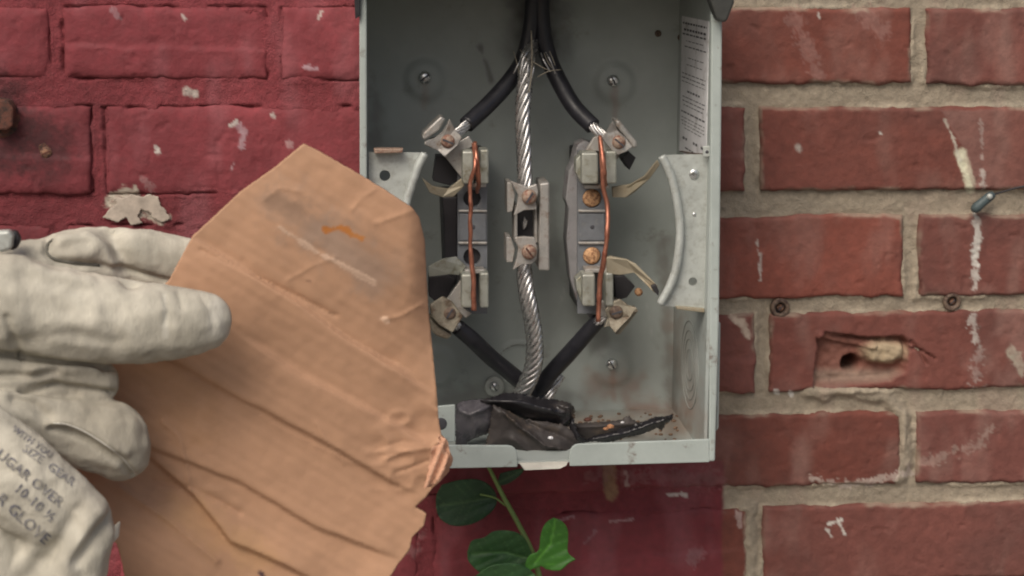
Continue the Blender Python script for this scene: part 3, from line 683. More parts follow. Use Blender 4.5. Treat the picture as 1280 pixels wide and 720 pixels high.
plate('jaw_tab', rrect(585, 229, 608, 234), YT-0.012, 0.012, M['alu'], tl); plate('jaw_tab', rrect(581, 337, 606, 342), YT-0.012, 0.012, M['alu'], tl)
plate('strap', [(556, 196), (572, 178), (586, 170), (594, 182), (580, 188), (580, 226)], YT-0.008, 0.004, M['alu'], tl)
plate('strap', [(558, 375), (576, 350), (580, 385), (590, 392), (582, 398)], YT-0.008, 0.004, M['alu'], tl)
lug([(562, 148), (569, 162), (578, 172), (573, 181), (556, 197), (547, 188), (530, 181), (531, 177), (543, 173), (553, 165), (559, 155)], [(551, 145), (557, 149), (549, 163), (531, 176), (527, 173), (529, 166)], (560, 177), tl, M['alu'], ang=-.4)
lug([(537, 381), (553, 371), (565, 377), (579, 396), (566, 416), (549, 407), (539, 395)], [(537, 397), (548, 408), (566, 419), (559, 425), (545, 420), (537, 411)], (562, 392), tl, M['lug_dirty'], M['anchor'], ang=1.0)
plate('contact_blade', [(527, 222, -0.088), (541, 233, -0.085), (560, 236, -0.08), (578, 222, -0.078), (581, 232, -0.078), (567, 246, -0.08), (553, 247, -0.082), (537, 241, -0.086)], YT, 0.0025, M['tan_metal'], tl)
plate('contact_blade', [(535, 333, -0.088), (553, 324, -0.085), (570, 321, -0.08), (583, 333, -0.078), (574, 344, -0.078), (562, 343, -0.08), (536, 346, -0.084)], YT, 0.0025, M['jaw'], tl)
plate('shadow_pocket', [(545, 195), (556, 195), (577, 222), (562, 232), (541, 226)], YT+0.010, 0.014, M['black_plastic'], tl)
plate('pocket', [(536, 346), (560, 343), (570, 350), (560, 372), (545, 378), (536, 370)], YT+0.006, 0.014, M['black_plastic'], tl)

M['insul'] = mat('grey_insulator', (0.24, 0.235, 0.24), rough=0.6, var=0.25, vsc=90, bump=0.3, color2=(0.10, 0.07, 0.07), c2sc=90, c2lo=0.55, c2hi=0.7)
tr_ = block(722, 757, [(740, 248, 12), (740, 320, 11.5)], True)
tr_['label'] = 'right terminal block with two orange corroded studs'
plate('insulator', [(731, 176), (722, 181), (716, 205), (711, 215), (707, 250), (711, 262), (708, 300), (713, 350), (722, 378), (738, 398), (743, 392), (743, 180)], YT+0.004, 0.02, M['insul'], tr_, bevel=0.001)
jaw(727, 748, 757, 771, 191, 230, tr_); jaw(728, 744, 757, 767, 343, 383, tr_)
plate('jaw_side', [(727, 192), (720, 200), (720, 216), (727, 230)], YT-0.012, 0.012, M['jaw'], tr_); plate('jaw_side', [(728, 343), (720, 350), (721, 362), (728, 380)], YT-0.012, 0.012, M['jaw'], tr_)
plate('jaw_tab', rrect(731, 231, 762, 236), YT-0.012, 0.012, M['alu'], tr_); plate('jaw_tab', rrect(731, 336, 764, 341), YT-0.012, 0.012, M['alu'], tr_)
plate('strap', [(732, 188), (742, 172), (752, 168), (768, 180), (776, 190), (772, 200), (757, 190)], YT-0.008, 0.004, M['alu'], tr_)
plate('strap', [(745, 380), (762, 372), (775, 378), (768, 398), (750, 395)], YT-0.008, 0.004, M['alu'], tr_)
lug([(766, 151), (772, 163), (783, 173), (791, 184), (783, 190), (772, 194), (763, 187), (751, 172), (758, 166), (763, 158)], [(769, 149), (775, 151), (796, 177), (797, 184), (791, 186), (782, 172), (771, 159)], (774, 178), tr_, M['alu'], ang=-.7)
lug([(756, 388), (764, 378), (775, 374), (786, 382), (797, 385), (788, 396), (769, 417), (762, 408), (755, 410), (760, 398)], [(792, 390), (799, 388), (775, 419), (769, 418)], (771, 391), tr_, M['lug_dirty'], M['anchor'], ang=.3)
plate('clamp_stop', [(777, 198), (786, 189), (795, 197), (787, 213)], YT+0.001, 0.02, M['black_plastic'], tr_)
plate('contact_blade', [(765, 234, -0.075), (789, 230, -0.08), (806, 220, -0.09), (822, 200, -0.1), (825, 206, -0.1), (812, 224, -0.09), (794, 240, -0.08), (783, 247, -0.078), (766, 247, -0.075)], YT, 0.003, M['tan_metal'], tr_)
plate('contact_blade', [(758, 322, -0.088), (763, 320, -0.088), (783, 324, -0.092), (795, 330, -0.094), (822, 357, -0.1), (823, 367, -0.1), (818, 366, -0.1), (793, 341, -0.092), (775, 344, -0.09), (759, 342, -0.088)], YT, 0.003, M['tan_metal'], tr_)
plate('blade_tip', [(814, 358), (820, 355), (824, 364), (823, 370), (817, 364)], -0.102, 0.004, M['black_plastic'], tr_)
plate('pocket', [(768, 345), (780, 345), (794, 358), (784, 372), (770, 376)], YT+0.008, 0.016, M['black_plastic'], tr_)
disc('copper_nub', 799, 366, YT-0.004, 5, 0.004, M['corroded'], tr_)

# neutral block
nb = plate('neutral_bar', [(675, 229), (687, 228), (687, 339), (673, 338)], YT-0.012, 0.03, M['alu'], box, bevel=0.0012, label='grey neutral terminal with two rusty screws')
plate('bar_core', [(645, 262), (669, 262), (669, 300), (645, 300)], YT+0.004, 0.02, M['black_plastic'], nb)
plate('core_rib', rrect(643, 256, 647, 304), YT-0.006, 0.02, M['alu'], nb); plate('core_rib', rrect(668, 256, 672, 304), YT-0.006, 0.02, M['alu'], nb)
plate('clamp_lug', [(638, 226), (648, 230), (660, 234), (671, 230), (673, 240), (670, 252), (671, 262), (655, 263), (642, 270), (646, 258), (648, 244)], YT-0.015, 0.004, M['alu'], nb)
plate('clamp_lug', [(643, 297), (655, 296), (668, 297), (672, 310), (671, 324), (665, 330), (652, 331), (641, 338), (646, 324), (648, 310)], YT-0.015, 0.004, M['alu'], nb)
plate('clamp_cheek', [(634, 228), (640, 228), (644, 244), (641, 264), (634, 266)], YT-0.010, 0.02, M['alu'], nb)
plate('clamp_cheek', [(633, 296), (639, 297), (644, 312), (641, 328), (633, 328)], YT-0.010, 0.02, M['alu'], nb)
disc('clamp_screw', 662, 247, YT-0.0185, 9.5, 0.005, M['rust_screw'], nb, slot=(1.0, M['ink']))
disc('clamp_screw', 662, 316, YT-0.0185, 9.5, 0.005, M['rust_screw'], nb, slot=(2.2, M['rust']))
plate('core_glint', [(655, 271), (660, 276), (658, 284), (654, 288), (653, 280)], YT+0.0015, 0.003, M['strand'], nb)

# ------------------------------------------------------------ cables (lie inside the box: things of their own)
def cable(pts, bare, label, group='black insulated cables in the meter box'):
    C, R = pxline(pts); t = thing('insulated_cable', C[len(C)//2], label, 'cable', group)
    V, F = tube_vf(C, R, 18); obj('sheath', V, F, M['rubber'], t, smooth=True)
    V, F = strands(bare, k=8, turns_per_m=18, n=8); obj('bare_strands', V, F, M['strand'], t, smooth=True)
cable([(668, -24, -0.05, 10), (664, 30, -0.05, 10), (655, 72, -0.05, 10.5), (638, 100, -0.055, 10.5), (612, 129, -0.062, 10.5), (583, 156, -0.072, 10.5)], [(587, 152, -0.072, 6), (578, 161, -0.075, 6), (566, 170, -0.078, 5)], 'upper left black insulated cable ending in the rusty clamp beside the cardboard')
cable([(676, -24, -0.05, 10), (678, 30, -0.05, 10), (686, 72, -0.05, 10.5), (700, 104, -0.055, 10.5), (718, 134, -0.062, 10.5), (741, 158, -0.072, 10.5)], [(738, 154, -0.072, 6), (746, 163, -0.075, 6), (758, 172, -0.078, 5)], 'upper right black insulated cable running down to the clamp above the orange studs')
cable([(572, 409, -0.074, 10), (590, 424, -0.070, 10.5), (613, 446, -0.055, 10.5), (640, 468, -0.045, 10.5), (668, 492, -0.04, 11), (690, 512, -0.04, 11)], [(576, 412, -0.074, 6), (568, 405, -0.075, 6), (560, 397, -0.076, 5)], 'lower left black insulated cable dropping from the clamp at the cardboard edge')
cable([(748, 400, -0.070, 9.5), (733, 417, -0.065, 10), (712, 441, -0.055, 10.5), (690, 465, -0.045, 10.5), (672, 488, -0.04, 11), (655, 508, -0.038, 11)], [(745, 404, -0.071, 6), (754, 395, -0.073, 6), (764, 388, -0.075, 5)], 'lower right black insulated cable running down from the tan clamp and copper wire end')
def neutral(pts, label, k=7, tpm=20, ph=0.):
    V, F = strands(pts, k=k, turns_per_m=tpm, n=18, phase=ph); o = obj('stranded_cable', V, F, M['strand'], smooth=True); tag(o, label, 'cable', 'bare stranded aluminium cables'); return o
fan = []
for l in ([(660, 66, -.062, 1.1), (654, 78, -.067, 1.1), (650, 96, -.068, 1.1), (652, 112, -.068, 1)], [(664, 66, -.064, 1.1), (660, 84, -.069, 1.2), (659, 104, -.07, 1.1)], [(668, 68, -.064, 1.1), (667, 86, -.069, 1.2), (663, 104, -.07, 1.1), (659, 116, -.07, 1)],
          [(676, 66, -.064, .9), (680, 76, -.067, 1), (688, 90, -.068, .9)], [(682, 65, -.064, .8), (688, 76, -.067, .9), (694, 92, -.067, .8)], [(655, 68, -.062, .8), (648, 80, -.066, .9), (642, 92, -.066, .8)]):
    fan.append(tube_vf(*pxline(l, 6), 6))
V, F = merge(fan); tag(obj('loose_strands', V, F, M['strand'], smooth=True), 'loose silver wire strands fanning out where the cables meet at the top', 'wire')
neutral([(667, 40, -0.046, 6), (664, 60, -0.054, 7), (659, 72, -0.06, 8), (656, 110, -0.065, 8.6), (653, 150, -0.068, 8.6), (655, 190, -0.07, 8.4), (657, 236, -0.074, 8.2)], 'upper bare stranded aluminium cable hanging straight into the neutral terminal', tpm=17)
neutral([(655, 326, -0.070, 8), (656, 350, -0.072, 9), (662, 385, -0.072, 9.6), (668, 425, -0.066, 9.8), (667, 455, -0.062, 10), (658, 480, -0.058, 10), (648, 500, -0.052, 10)], 'lower bright twisted aluminium cable below the neutral terminal', k=7, tpm=27)
neutral([(700, 468, -0.035, 7), (692, 480, -0.037, 8), (684, 492, -0.04, 9), (676, 506, -0.04, 9)], 'short bundle of grey aluminium strands behind the lower right cable', k=9, tpm=8)
# copper wires
def copper(lines, label):
    parts = []
    for l in lines:
        Cc, Rr = pxline(l, 8); Cc = Cc+0.0005*np.column_stack([fbm(Cc, 130, 2, 7), fbm(Cc, 130, 2, 8), 0*Rr]); parts.append(tube_vf(Cc, Rr*(1+.22*fbm(Cc, 260, 2, 9)), 10)); V, F = merge(parts)
    o = obj('copper_wire', V, F, M['copper'], smooth=True); tag(o, label, 'wire', 'copper jumper wires'); return o
YW = -0.098
copper([[(594, 178, -0.090, 2.6), (596, 200, YW, 3.0), (598, 228, -0.092, 3.0), (597, 240, -0.08, 2.4)], [(592, 180, -0.088, 2.6), (594, 205, YW-.002, 2.6), (588, 228, YW, 2.6), (588, 262, YW, 2.7), (588, 300, YW, 2.8), (590, 330, YW, 3.0), (592, 352, YW, 3.2), (592, 388, YW, 3.4)]], 'copper jumper wire bridging the left terminal block jaws')
copper([[(750, 170, -0.090, 2.4), (753, 195, YW, 3.0), (755, 216, YW, 3.2), (756, 232, -0.088, 2.6)], [(749, 172, -0.088, 2.2), (752, 200, YW, 2.7), (754, 230, YW, 2.9), (759, 258, YW, 2.9), (759, 290, YW-.004, 3.2), (755, 325, YW-.004, 3.4), (750, 352, YW, 3.6), (748, 402, YW, 3.2)]], 'bent copper jumper wire over the right terminal block with orange studs')
# fibres and tape wrap at the top entry
fb = []
for l in ([(664, 38, -.066, .9), (665, 70, -.07, 1.2), (664, 95, -.072, 1.1), (661, 116, -.072, .8)], [(642, 64, -.062, .5), (646, 78, -.066, .6), (649, 92, -.066, .4)],
          [(664, 76, -.07, .8), (676, 83, -.071, .8), (686, 88, -.07, .5)], [(672, 96, -.07, .6), (686, 89, -.071, .7), (702, 87, -.07, .4)], [(680, 66, -.064, .5), (685, 78, -.067, .5), (690, 85, -.067, .5)], [(687, 64, -.064, .6), (691, 74, -.067, .6), (694, 82, -.067, .5)],
          [(650, 62, -.064, .5), (656, 70, -.068, .5), (660, 78, -.069, .5)]):
    fb.append(tube_vf(*pxline(l, 5), 5))
V, F = merge(fb); tag(obj('frayed_fibre', V, F, M['fiber'], smooth=True), 'thin tan frayed fibres caught around the cables at the top of the box', 'fibre')
# ------------------------------------------------------------ torn rubber at the bottom of the box
def crumple(name, spine, m, label, cat, tw=1.0, seed=0, nseg=30, amp=0.0022, thick=0.0012, curl=1.2):
    """ribbon of rubber: spine (px,py,Y,halfwidth px,roll angle), cross-section curled"""
    S_ = smooth_line(spine, 12); C = W(S_[:, 0], S_[:, 1], S_[:, 2]); R = S_[:, 3]*np.array([mm(y) for y in S_[:, 2]]); T, N1, N2 = frames(C)
    a = np.linspace(-1, 1, nseg); V = []
    for i in range(len(C)):
        ro = S_[i, 4]; A = N2[i]*math.cos(ro)+N1[i]*math.sin(ro); B = -N2[i]*math.sin(ro)+N1[i]*math.cos(ro)
        th = a*curl*math.pi/2
        V.append(C[i]+R[i]*(np.sin(th)[:, None]*A/max(math.sin(min(curl*math.pi/2, math.pi/2)), .2)+np.cos(th)[:, None]*B*0.8))
    V = np.array(V).reshape(-1, 3); q = V
    V = V-(1.1*amp*(1-3.2*np.abs(fbm(q*np.array([1, 1, .8]), 75, 2, seed+31))))[:, None]*np.array([0.2, .9, .35])
    V = V+amp*np.column_stack([fbm(q, 60, 3, seed), fbm(q, 60, 3, seed+9), fbm(q, 60, 3, seed+19)])+0.0006*fbm(q, 260, 3, seed+4)[:, None]
    n = nseg; F = [(i*n+j, i*n+j+1, (i+1)*n+j+1, (i+1)*n+j) for i in range(len(C)-1) for j in range(n-1)]
    o = obj(name, V, F, m, smooth=True); so_ = o.modifiers.new('solid', 'SOLIDIFY'); so_.thickness = thick
    tag(o, label, cat); return o
def rubber(name, out, Y0, folds, m, label, cat, seed, bulge=0.004, thick=0.0012, amp=0.0011):
    o_ = [tuple(p) for p in out]
    def Yf(x, y):
        P = np.column_stack([x*.001, y*.001, 0*x+seed]); e, _ = dpoly(x, y, o_, True)
        Y = Y0-bulge*np.sqrt(np.clip(e/14, 0, 1))-amp*(1-2.6*np.abs(fbm(P, 26, 1, seed)))+0.0003*fbm(P, 160, 2, seed+1)
        xx = x+2*fbm(P, 60, 2, seed+5); yy = y+2*fbm(P, 60, 2, seed+6)
        for pts, wd, am in folds:
            d, _ = dpoly(xx, yy, pts); Y = Y-am*np.exp(-d/wd)
        return Y
    V, F, Q = sheet_vf(o_, Yf, 2.0, thick, jag=0.9); tag(obj(name, V, F, m, smooth=True), label, cat)
rubber('rubber_strip', [(718, 530), (730, 529), (762, 527), (777, 525), (787, 520), (790, 524), (800, 529), (792, 537), (775, 545), (762, 551), (735, 553), (720, 548)], -.080, [([(722, 534), (760, 532), (795, 530)], 4, .003)], M['boot_dusty'], 'flat brown-dusted rubber strip lying at the lower right of the box floor', 'rubber strip', 12)
rubber('rubber_strip', [(728, 552), (745, 545), (760, 541), (785, 534), (805, 527), (820, 521), (835, 520), (841, 518), (841, 523), (832, 530), (828, 538), (820, 535), (805, 542), (785, 546), (762, 553)], -.092, [([(740, 549), (785, 540), (832, 524)], 3, .004)], M['boot'], 'thin glossy black rubber strip with a ragged right end, on the dusty strip', 'rubber strip', 14, bulge=.003, amp=.001)
rubber('rubber_boot', [(570, 506), (580, 501), (595, 499), (610, 500), (621, 505), (624, 520), (621, 538), (602, 545), (585, 552), (582, 562), (569, 562)], -.086, [([(574, 512), (586, 518), (600, 514), (615, 506)], 4, .004), ([(620, 508), (621, 536)], 2.5, -.004), ([(590, 520), (596, 535), (592, 548)], 4, .003)], M['boot_shiny'], 'crumpled shiny black rubber boot standing in the lower left of the box', 'rubber boot', 3, bulge=.006)
rubber('rubber_flap', [(616, 506), (632, 512), (655, 524), (680, 527), (705, 531), (720, 542), (731, 551), (722, 561), (710, 568), (695, 574), (675, 575), (655, 568), (637, 562), (606, 562), (612, 535)], -.094, [([(630, 516), (655, 538), (680, 556), (712, 564)], 2.5, .006), ([(640, 550), (665, 566), (690, 570)], 4, .004), ([(660, 530), (700, 545), (722, 556)], 5, -.004)], M['boot_dusty'], 'dusty torn rubber flap drooping over the notch in the box floor', 'rubber flap', 6, bulge=.005)
rubber('rubber_sleeve', [(600, 501), (618, 496), (632, 491), (650, 492), (670, 497), (695, 500), (714, 504), (719, 513), (716, 526), (706, 535), (680, 530), (660, 526), (640, 518), (622, 509)], -.088, [([(610, 502), (650, 502), (690, 512)], 5, .004), ([(700, 506), (711, 510), (712, 522), (704, 530)], 2.5, .005), ([(640, 512), (670, 520), (695, 524)], 4, -.003)], M['boot'], 'dark rolled rubber sleeve with a flared right end below the twisted cable', 'rubber sleeve', 5, bulge=.009)
rubber('rubber_flap', [(716, 522), (722, 540), (735, 552), (728, 556), (716, 548), (710, 532)], -.094, [([(715, 528), (724, 545)], 3, .003)], M['boot'], 'small pointed black rubber corner right of the rolled sleeve end', 'rubber flap', 9, bulge=.003)
# crumbs
parts = []
r1 = random.Random(5)
def pebble(c, r, seed):
    bm = bmesh.new(); bmesh.ops.create_icosphere(bm, subdivisions=1, radius=r); V = np.array([v.co[:] for v in bm.verts]); F = [[v.index for v in f.verts] for f in bm.faces]; bm.free()
    V = V*(1+0.35*fbm(V, 300, 2, seed))[:, None]*np.array([1.2, 1, .7]); return V+c, F
floor_z = zb
for i in range(60):
    px = r1.uniform(710, 850); Y = r1.uniform(-.10, -.02); P0 = w1(px, 530, Y)
    x0 = P0[0]; parts.append(pebble(np.array([x0, Y, floor_z+0.0006]), r1.uniform(.0006, .0016), i))
V, F = merge(parts); o = obj('dirt_crumbs', V, F, M['soil']); o['kind'] = 'stuff'; tag(o, 'scattered brown dirt crumbs on the box floor', 'dirt')
for px, py, Y, r, mm_ in ((688, 547, -.115, 3.2, 'label'), (763, 533, -.093, 4.5, 'crumb'), (735, 524, -.075, 5, 'rust'), (778, 528, -.09, 2.5, 'label'), (757, 536, -.094, 3, 'crumb')):
    V, F = pebble(w1(px, py, Y), r*mm(Y), px); tag(obj('grit', V, F, M[mm_]), {688: 'pale crumb of grit on the torn rubber flap at the notch', 763: 'larger orange crumb on the rubber strip', 735: 'dark red crumb behind the rubber strip', 778: 'tiny pale crumb at the right of the orange crumb', 757: 'small orange crumb touching the larger orange crumb'}[px], 'crumb')

# ------------------------------------------------------------ small fixings in the wall
def anchor(px, py, r, label):
    t = thing('wall_anchor', w1(px, py, 0.001), label, 'screw anchor', 'rusty screw anchors in the mortar')
    Y = 0.0006; c = w1(px, py, Y); a = np.linspace(0, 2*math.pi, 25)
    R = r*mm(Y); V, F = tube_vf(np.column_stack([c[0]+R*.75*np.cos(a), np.full(25, Y), c[2]+R*.75*np.sin(a)]), R*.26, 7, False)
    V = V*1.0; V += 0.0006*fbm(V, 350, 2, 3)[:, None]; obj('collar', V, F, M['anchor'], t, smooth=True)
    disc('screw', px+1, py, 0.0016, r*.38, 0.003, M['rust_tan'], t, slot=(0.8, M['ink'])); disc('socket', px, py, 0.004, r*.75, 0.002, M['black_plastic'], t, dome=0)
anchor(975, 385, 13, 'rusty screw anchor in the mortar left of and above the broken hole')
anchor(1190, 377, 12, 'rusty ring-shaped screw anchor in the mortar at the far right')
t = thing('rusty_bolt', w1(57, 188, -.002), 'small rusty bolt head in the sooty painted brick above the glove', 'bolt')
disc('bolt_head', 57, 191, -0.004, 7.5, 0.006, M['rust_tan'], t, dome=.2, slot=(.4, M['rust'])); disc('bolt_washer', 55, 184, -0.0022, 11, 0.003, M['rust'], t)
t = thing('rusty_nut', w1(-2, 145, -.01), 'dark rusty square nut sticking out of the painted wall at the left edge', 'nut')
plate('nut_body', [(-12, 122), (10, 126), (17, 136), (16, 158), (8, 163), (-12, 163)], -0.014, 0.013, M['rust'], t, bevel=0.0015); disc('nut_plate', 2, 150, -0.003, 22, 0.002, M['rust'], t)
t = thing('plastic_clip', w1(1232, 250, -.004), 'small blue grey plastic clip on the mortar with a black wire running right', 'clip')
C, R = pxline([(1218, 262, -.004, 4.0), (1220, 260, -.006, 6.5), (1228, 253, -.007, 6.0), (1237, 246, -.007, 6.0), (1241, 243, -.006, 4.5)], 8); V, F = tube_vf(C, R, 14); obj('clip_body', V, F, M['blue_plastic'], t, smooth=True)
tube('wire', [(1240, 244, -.006, 1.3), (1256, 239, -.004, 1.2), (1280, 233, -.004, 1.4), (1330, 226, -.005, 1.8), (1420, 222, -.004, 1.8)], M['black_plastic'], t, seg=8)
disc('clip_pin', 1238, 246, -.0115, 3.6, .002, M['galv'], t)
# loose plaster flake on the painted wall
V, F, Q = sheet_vf([(128, 272), (136, 262), (146, 254), (140, 246), (152, 248), (163, 243), (176, 246), (186, 243), (198, 246), (200, 256), (206, 262), (213, 274), (202, 278), (192, 273), (188, 266), (176, 262), (172, 271), (178, 279), (164, 282), (158, 272), (146, 278)], lambda x, y: -0.0016+0.0003*np.sin(x/9), 2, 0.001, jag=.8)
M['plaster'] = mat('plaster', (0.42, 0.36, 0.30), rough=0.9, var=0.3, vsc=120, bump=0.6, bsc=300)
tag(obj('plaster_flake', V, F, M['plaster'], smooth=True), 'pale plaster flake stuck to the painted brick just above the index finger', 'plaster flake')

# ------------------------------------------------------------ plant under the box
plant = thing('wall_vine', w1(640, 640, -.03), 'green vine with broad leaves growing up under the meter box', 'plant')
tube('stem', [(606, 575, -.02, 2), (615, 592, -.025, 2.4), (630, 622, -.03, 3), (648, 655, -.036, 3.2), (663, 685, -.042, 3.6), (672, 712, -.045, 3.8), (680, 760, -.05, 4), (690, 900, -.05, 5)], M['stem'], plant, seg=8)
tube('petiole', [(632, 632, -.03, 1.2), (618, 622, -.03, 1.2), (600, 618, -.03, 1.2)], M['stem'], plant, seg=6)
tube('petiole', [(668, 706, -.045, 1.6), (678, 700, -.05, 1.6), (688, 690, -.055, 1.4)], M['stem'], plant, seg=6)
def leaf(outline, Y, m, mid, seed, dish=0.006, label=None):
    cx = np.mean([p[0] for p in outline]); cy = np.mean([p[1] for p in outline])
    o_ = [tuple(p) for p in smooth_line(list(outline)+[outline[0]], 5)[:-1]]
    def Yf(x, y):
        d, s = dpoly(x, y, mid); e, _ = dpoly(x, y, o_, True)
        veins = np.abs(np.sin((x*0.35+y*0.8)*0.28))
        return Y-dish*np.clip(d/40, 0, 1.2)**1.3+0.0010*sst(3, 0, d)-0.0006*veins+0.0015*np.sin(x*.07+seed)*np.cos(y*.06)
    V, F, Q = sheet_vf(o_, Yf, 2.2, 0.0004)
    base = np.array({'leaf_dark': (0.026, 0.072, 0.030), 'leaf_mid': (0.040, 0.115, 0.036), 'leaf_bright': (0.055, 0.205, 0.022)}[m.name])
    x, y = Q.T; d, sd = dpoly(x, y, mid); (ax, ay), (bx, by) = mid[0], mid[-1]; L_ = math.hypot(bx-ax, by-ay)
    tt = ((x-ax)*(bx-ax)+(y-ay)*(by-ay))/L_; vn = np.abs(((tt-d*0.7+sd*4)/11.0) % 1-.5)*2
    k = np.maximum(sst(2.2, .6, d), sst(.86, .98, vn)*.55*(d < 34)); P_ = np.column_stack([x*.001, y*.001, 0*x])
    Cl = base*(1+.25*fbm(P_, 30, 3, 3))[:, None]*(1-k[:, None])+(base*1.7+np.array([.03, .03, .01]))*k[:, None]
    o = obj('leaf', V, F, m, plant, smooth=True, col=Cl)
    if label: o['label'] = label
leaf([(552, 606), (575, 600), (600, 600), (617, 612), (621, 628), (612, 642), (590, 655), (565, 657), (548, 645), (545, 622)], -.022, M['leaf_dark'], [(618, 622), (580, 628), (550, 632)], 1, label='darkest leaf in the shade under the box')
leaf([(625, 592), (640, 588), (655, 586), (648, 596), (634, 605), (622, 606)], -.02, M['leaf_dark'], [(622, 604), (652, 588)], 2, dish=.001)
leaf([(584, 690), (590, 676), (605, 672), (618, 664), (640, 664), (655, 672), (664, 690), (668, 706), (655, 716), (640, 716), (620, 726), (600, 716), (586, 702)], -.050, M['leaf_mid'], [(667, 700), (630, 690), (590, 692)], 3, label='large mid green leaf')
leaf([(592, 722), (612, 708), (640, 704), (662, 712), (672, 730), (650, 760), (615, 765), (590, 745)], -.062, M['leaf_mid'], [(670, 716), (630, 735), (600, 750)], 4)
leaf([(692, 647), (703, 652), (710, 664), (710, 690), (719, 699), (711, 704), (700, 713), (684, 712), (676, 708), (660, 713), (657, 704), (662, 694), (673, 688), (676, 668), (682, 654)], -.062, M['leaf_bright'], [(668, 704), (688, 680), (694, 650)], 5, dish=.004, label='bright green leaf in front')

# ------------------------------------------------------------ the cardboard
CARD = np.array([0.455, 0.266, 0.165])
OUT = [(379, 180), (400, 190), (440, 213), (480, 237), (515, 260), (524, 272), (531, 300), (534, 360), (536, 392), (540, 430), (545, 480), (549, 530), (552, 545), (560, 553), (564, 572), (561, 590), (552, 600), (540, 611), (532, 622), (519, 634),
       (533, 643), (530, 657), (515, 672), (512, 688), (497, 706), (486, 725), (470, 760), (330, 800), (190, 790), (158, 740), (153, 705), (146, 680), (125, 660), (60, 600), (60, 560), (60, 500), (90, 450), (160, 400), (210, 352), (240, 296), (262, 276), (300, 240), (340, 212)]
CRE = [ # polyline, kind, width, amplitude (m): +ridge toward viewer, step = one side nearer
 ([(262, 278), (218, 290)], 'g', 5, 0), 
 ([(240, 298), (300, 333), (375, 380), (440, 428), (520, 470)], 's', 9, .0032), ([(252, 312), (320, 345), (367, 368), (420, 395)], 'g', 5, -.0024),
 ([(150, 420), (218, 452), (307, 502), (404, 553), (490, 603), (520, 616)], 's', 8, -.0040), ([(296, 500), (350, 535), (400, 560), (440, 580)], 'g', 7, .0014),
 ([(150, 545), (190, 560), (303, 605), (393, 658), (494, 697)], 's', 7, -.0036), ([(180, 566), (241, 619), (288, 677), (358, 708), (400, 730)], 's', 6, -.0060),
 ([(203, 528), (222, 545), (229, 568), (234, 590), (237, 612)], 'g', 4, .0024), ([(459, 440), (502, 467), (540, 490)], 's', 7, .0024),
 ([(348, 283), (394, 314), (468, 353)], 'g', 3.0, .0012), ([(300, 420), (380, 470), (450, 505), (545, 560)], 's', 16, .0030),
 ([(395, 530), (410, 556), (430, 580)], 'g', 4, .0012), ([(480, 575), (505, 565), (540, 560), (553, 548)], 'g', 4, .0022), ([(495, 590), (520, 582), (548, 572)], 'g', 4, -.0022), ([(470, 562), (500, 552), (530, 553)], 'g', 3, -.0014),
 ([(480, 400), (500, 395), (528, 380)], 'g', 4, .0016), ([(470, 280), (497, 270), (520, 262)], 'g', 5, .0010), ([(440, 262), (455, 245), (470, 236)], 'g', 4, .0008),
 ([(360, 350), (390, 332), (420, 322)], 'g', 4, .0008), ([(190, 600), (240, 610), (300, 640)], 'g', 9, -.0030), ([(150, 610), (210, 650), (270, 700)], 'g', 14, .0040), ([(330, 250), (350, 235), (375, 240)], 'g', 5, .0010)]
def card_Y(x, y):
    P = np.column_stack([x*0.001, y*0.001, 0*x])
    Y = -0.300+0.010*((x-150)/400)+0.004*np.sin((x*0.5+y)*0.010)
    xx = x+1.6*fbm(P, 30, 3, 2); yy = y+1.6*fbm(P, 30, 3, 3)
    for pts, kd, wd, am in CRE:
        d, s = dpoly(xx, yy, pts); 
        am = am*(0.6 if kd == 'g' else 0.5)
        if kd == 'g': Y -= am*np.exp(-(d/(wd*.45)))
        else:
            dx, dy = pts[-1][0]-pts[0][0], pts[-1][1]-pts[0][1]; L = math.hypot(dx, dy)
            tt = ((xx-pts[0][0])*dx+(yy-pts[0][1])*dy)/L; fade = sst(-10, 40, tt)*sst(L+10, L-40, tt)
            Y -= am*fade*s*(1-np.exp(-d/(wd*.16)))*np.exp(-d/75)
    Y += 0.012*sst(500, 545, x+0.06*(y-400)*0)*sst(500, 320, y)*np.clip((x-505)/35, 0, 1)   # right edge bends away
    Y -= 0.012*sst(560, 720, y)*sst(330, 180, x)                                             # lower left flares forward
    Y += 0.0012*fbm(P, 9, 2, 4)+0.0003*fbm(P, 70, 3, 5)
    ck = np.maximum(sst(90, 20, np.hypot(x-520, y-560)), .35*sst(110, 40, np.hypot(x-200, y-600))); Y -= ck*0.0006*(1-4*np.abs(fbm(P*np.array([1, 1.8, 1]), 34, 1, 12)))
    Y -= 0.00007*np.sin((y*0.86-x*0.50)*0.42)
    return Y
V, F, Q = sheet_vf(OUT, card_Y, 2.5, 0.0032, jag=0.3)
x, y = Q.T; P = np.column_stack([x*.001, y*.001, 0*x])
C = np.tile(CARD, (len(x), 1))*(1+0.12*fbm(P, 9, 3, 6)+0.06*fbm(P, 80, 4, 7)+0.05*np.sin((y*0.86-x*0.5)*0.55)*0.25)[:, None]
def cm(pts, hw, colr, st, rag, soft=False):
    global C
    d, _ = dpoly(x, y, pts); d = d+rag*fbm(P, 60, 3, 8)+rag*.5*fbm(P, 260, 2, 9); kk = (sst(hw*1.5, 0, d) if soft else sst(hw*1.1, hw*.6, d))*st
    C = C*(1-kk[:, None])+np.array(colr)*kk[:, None]
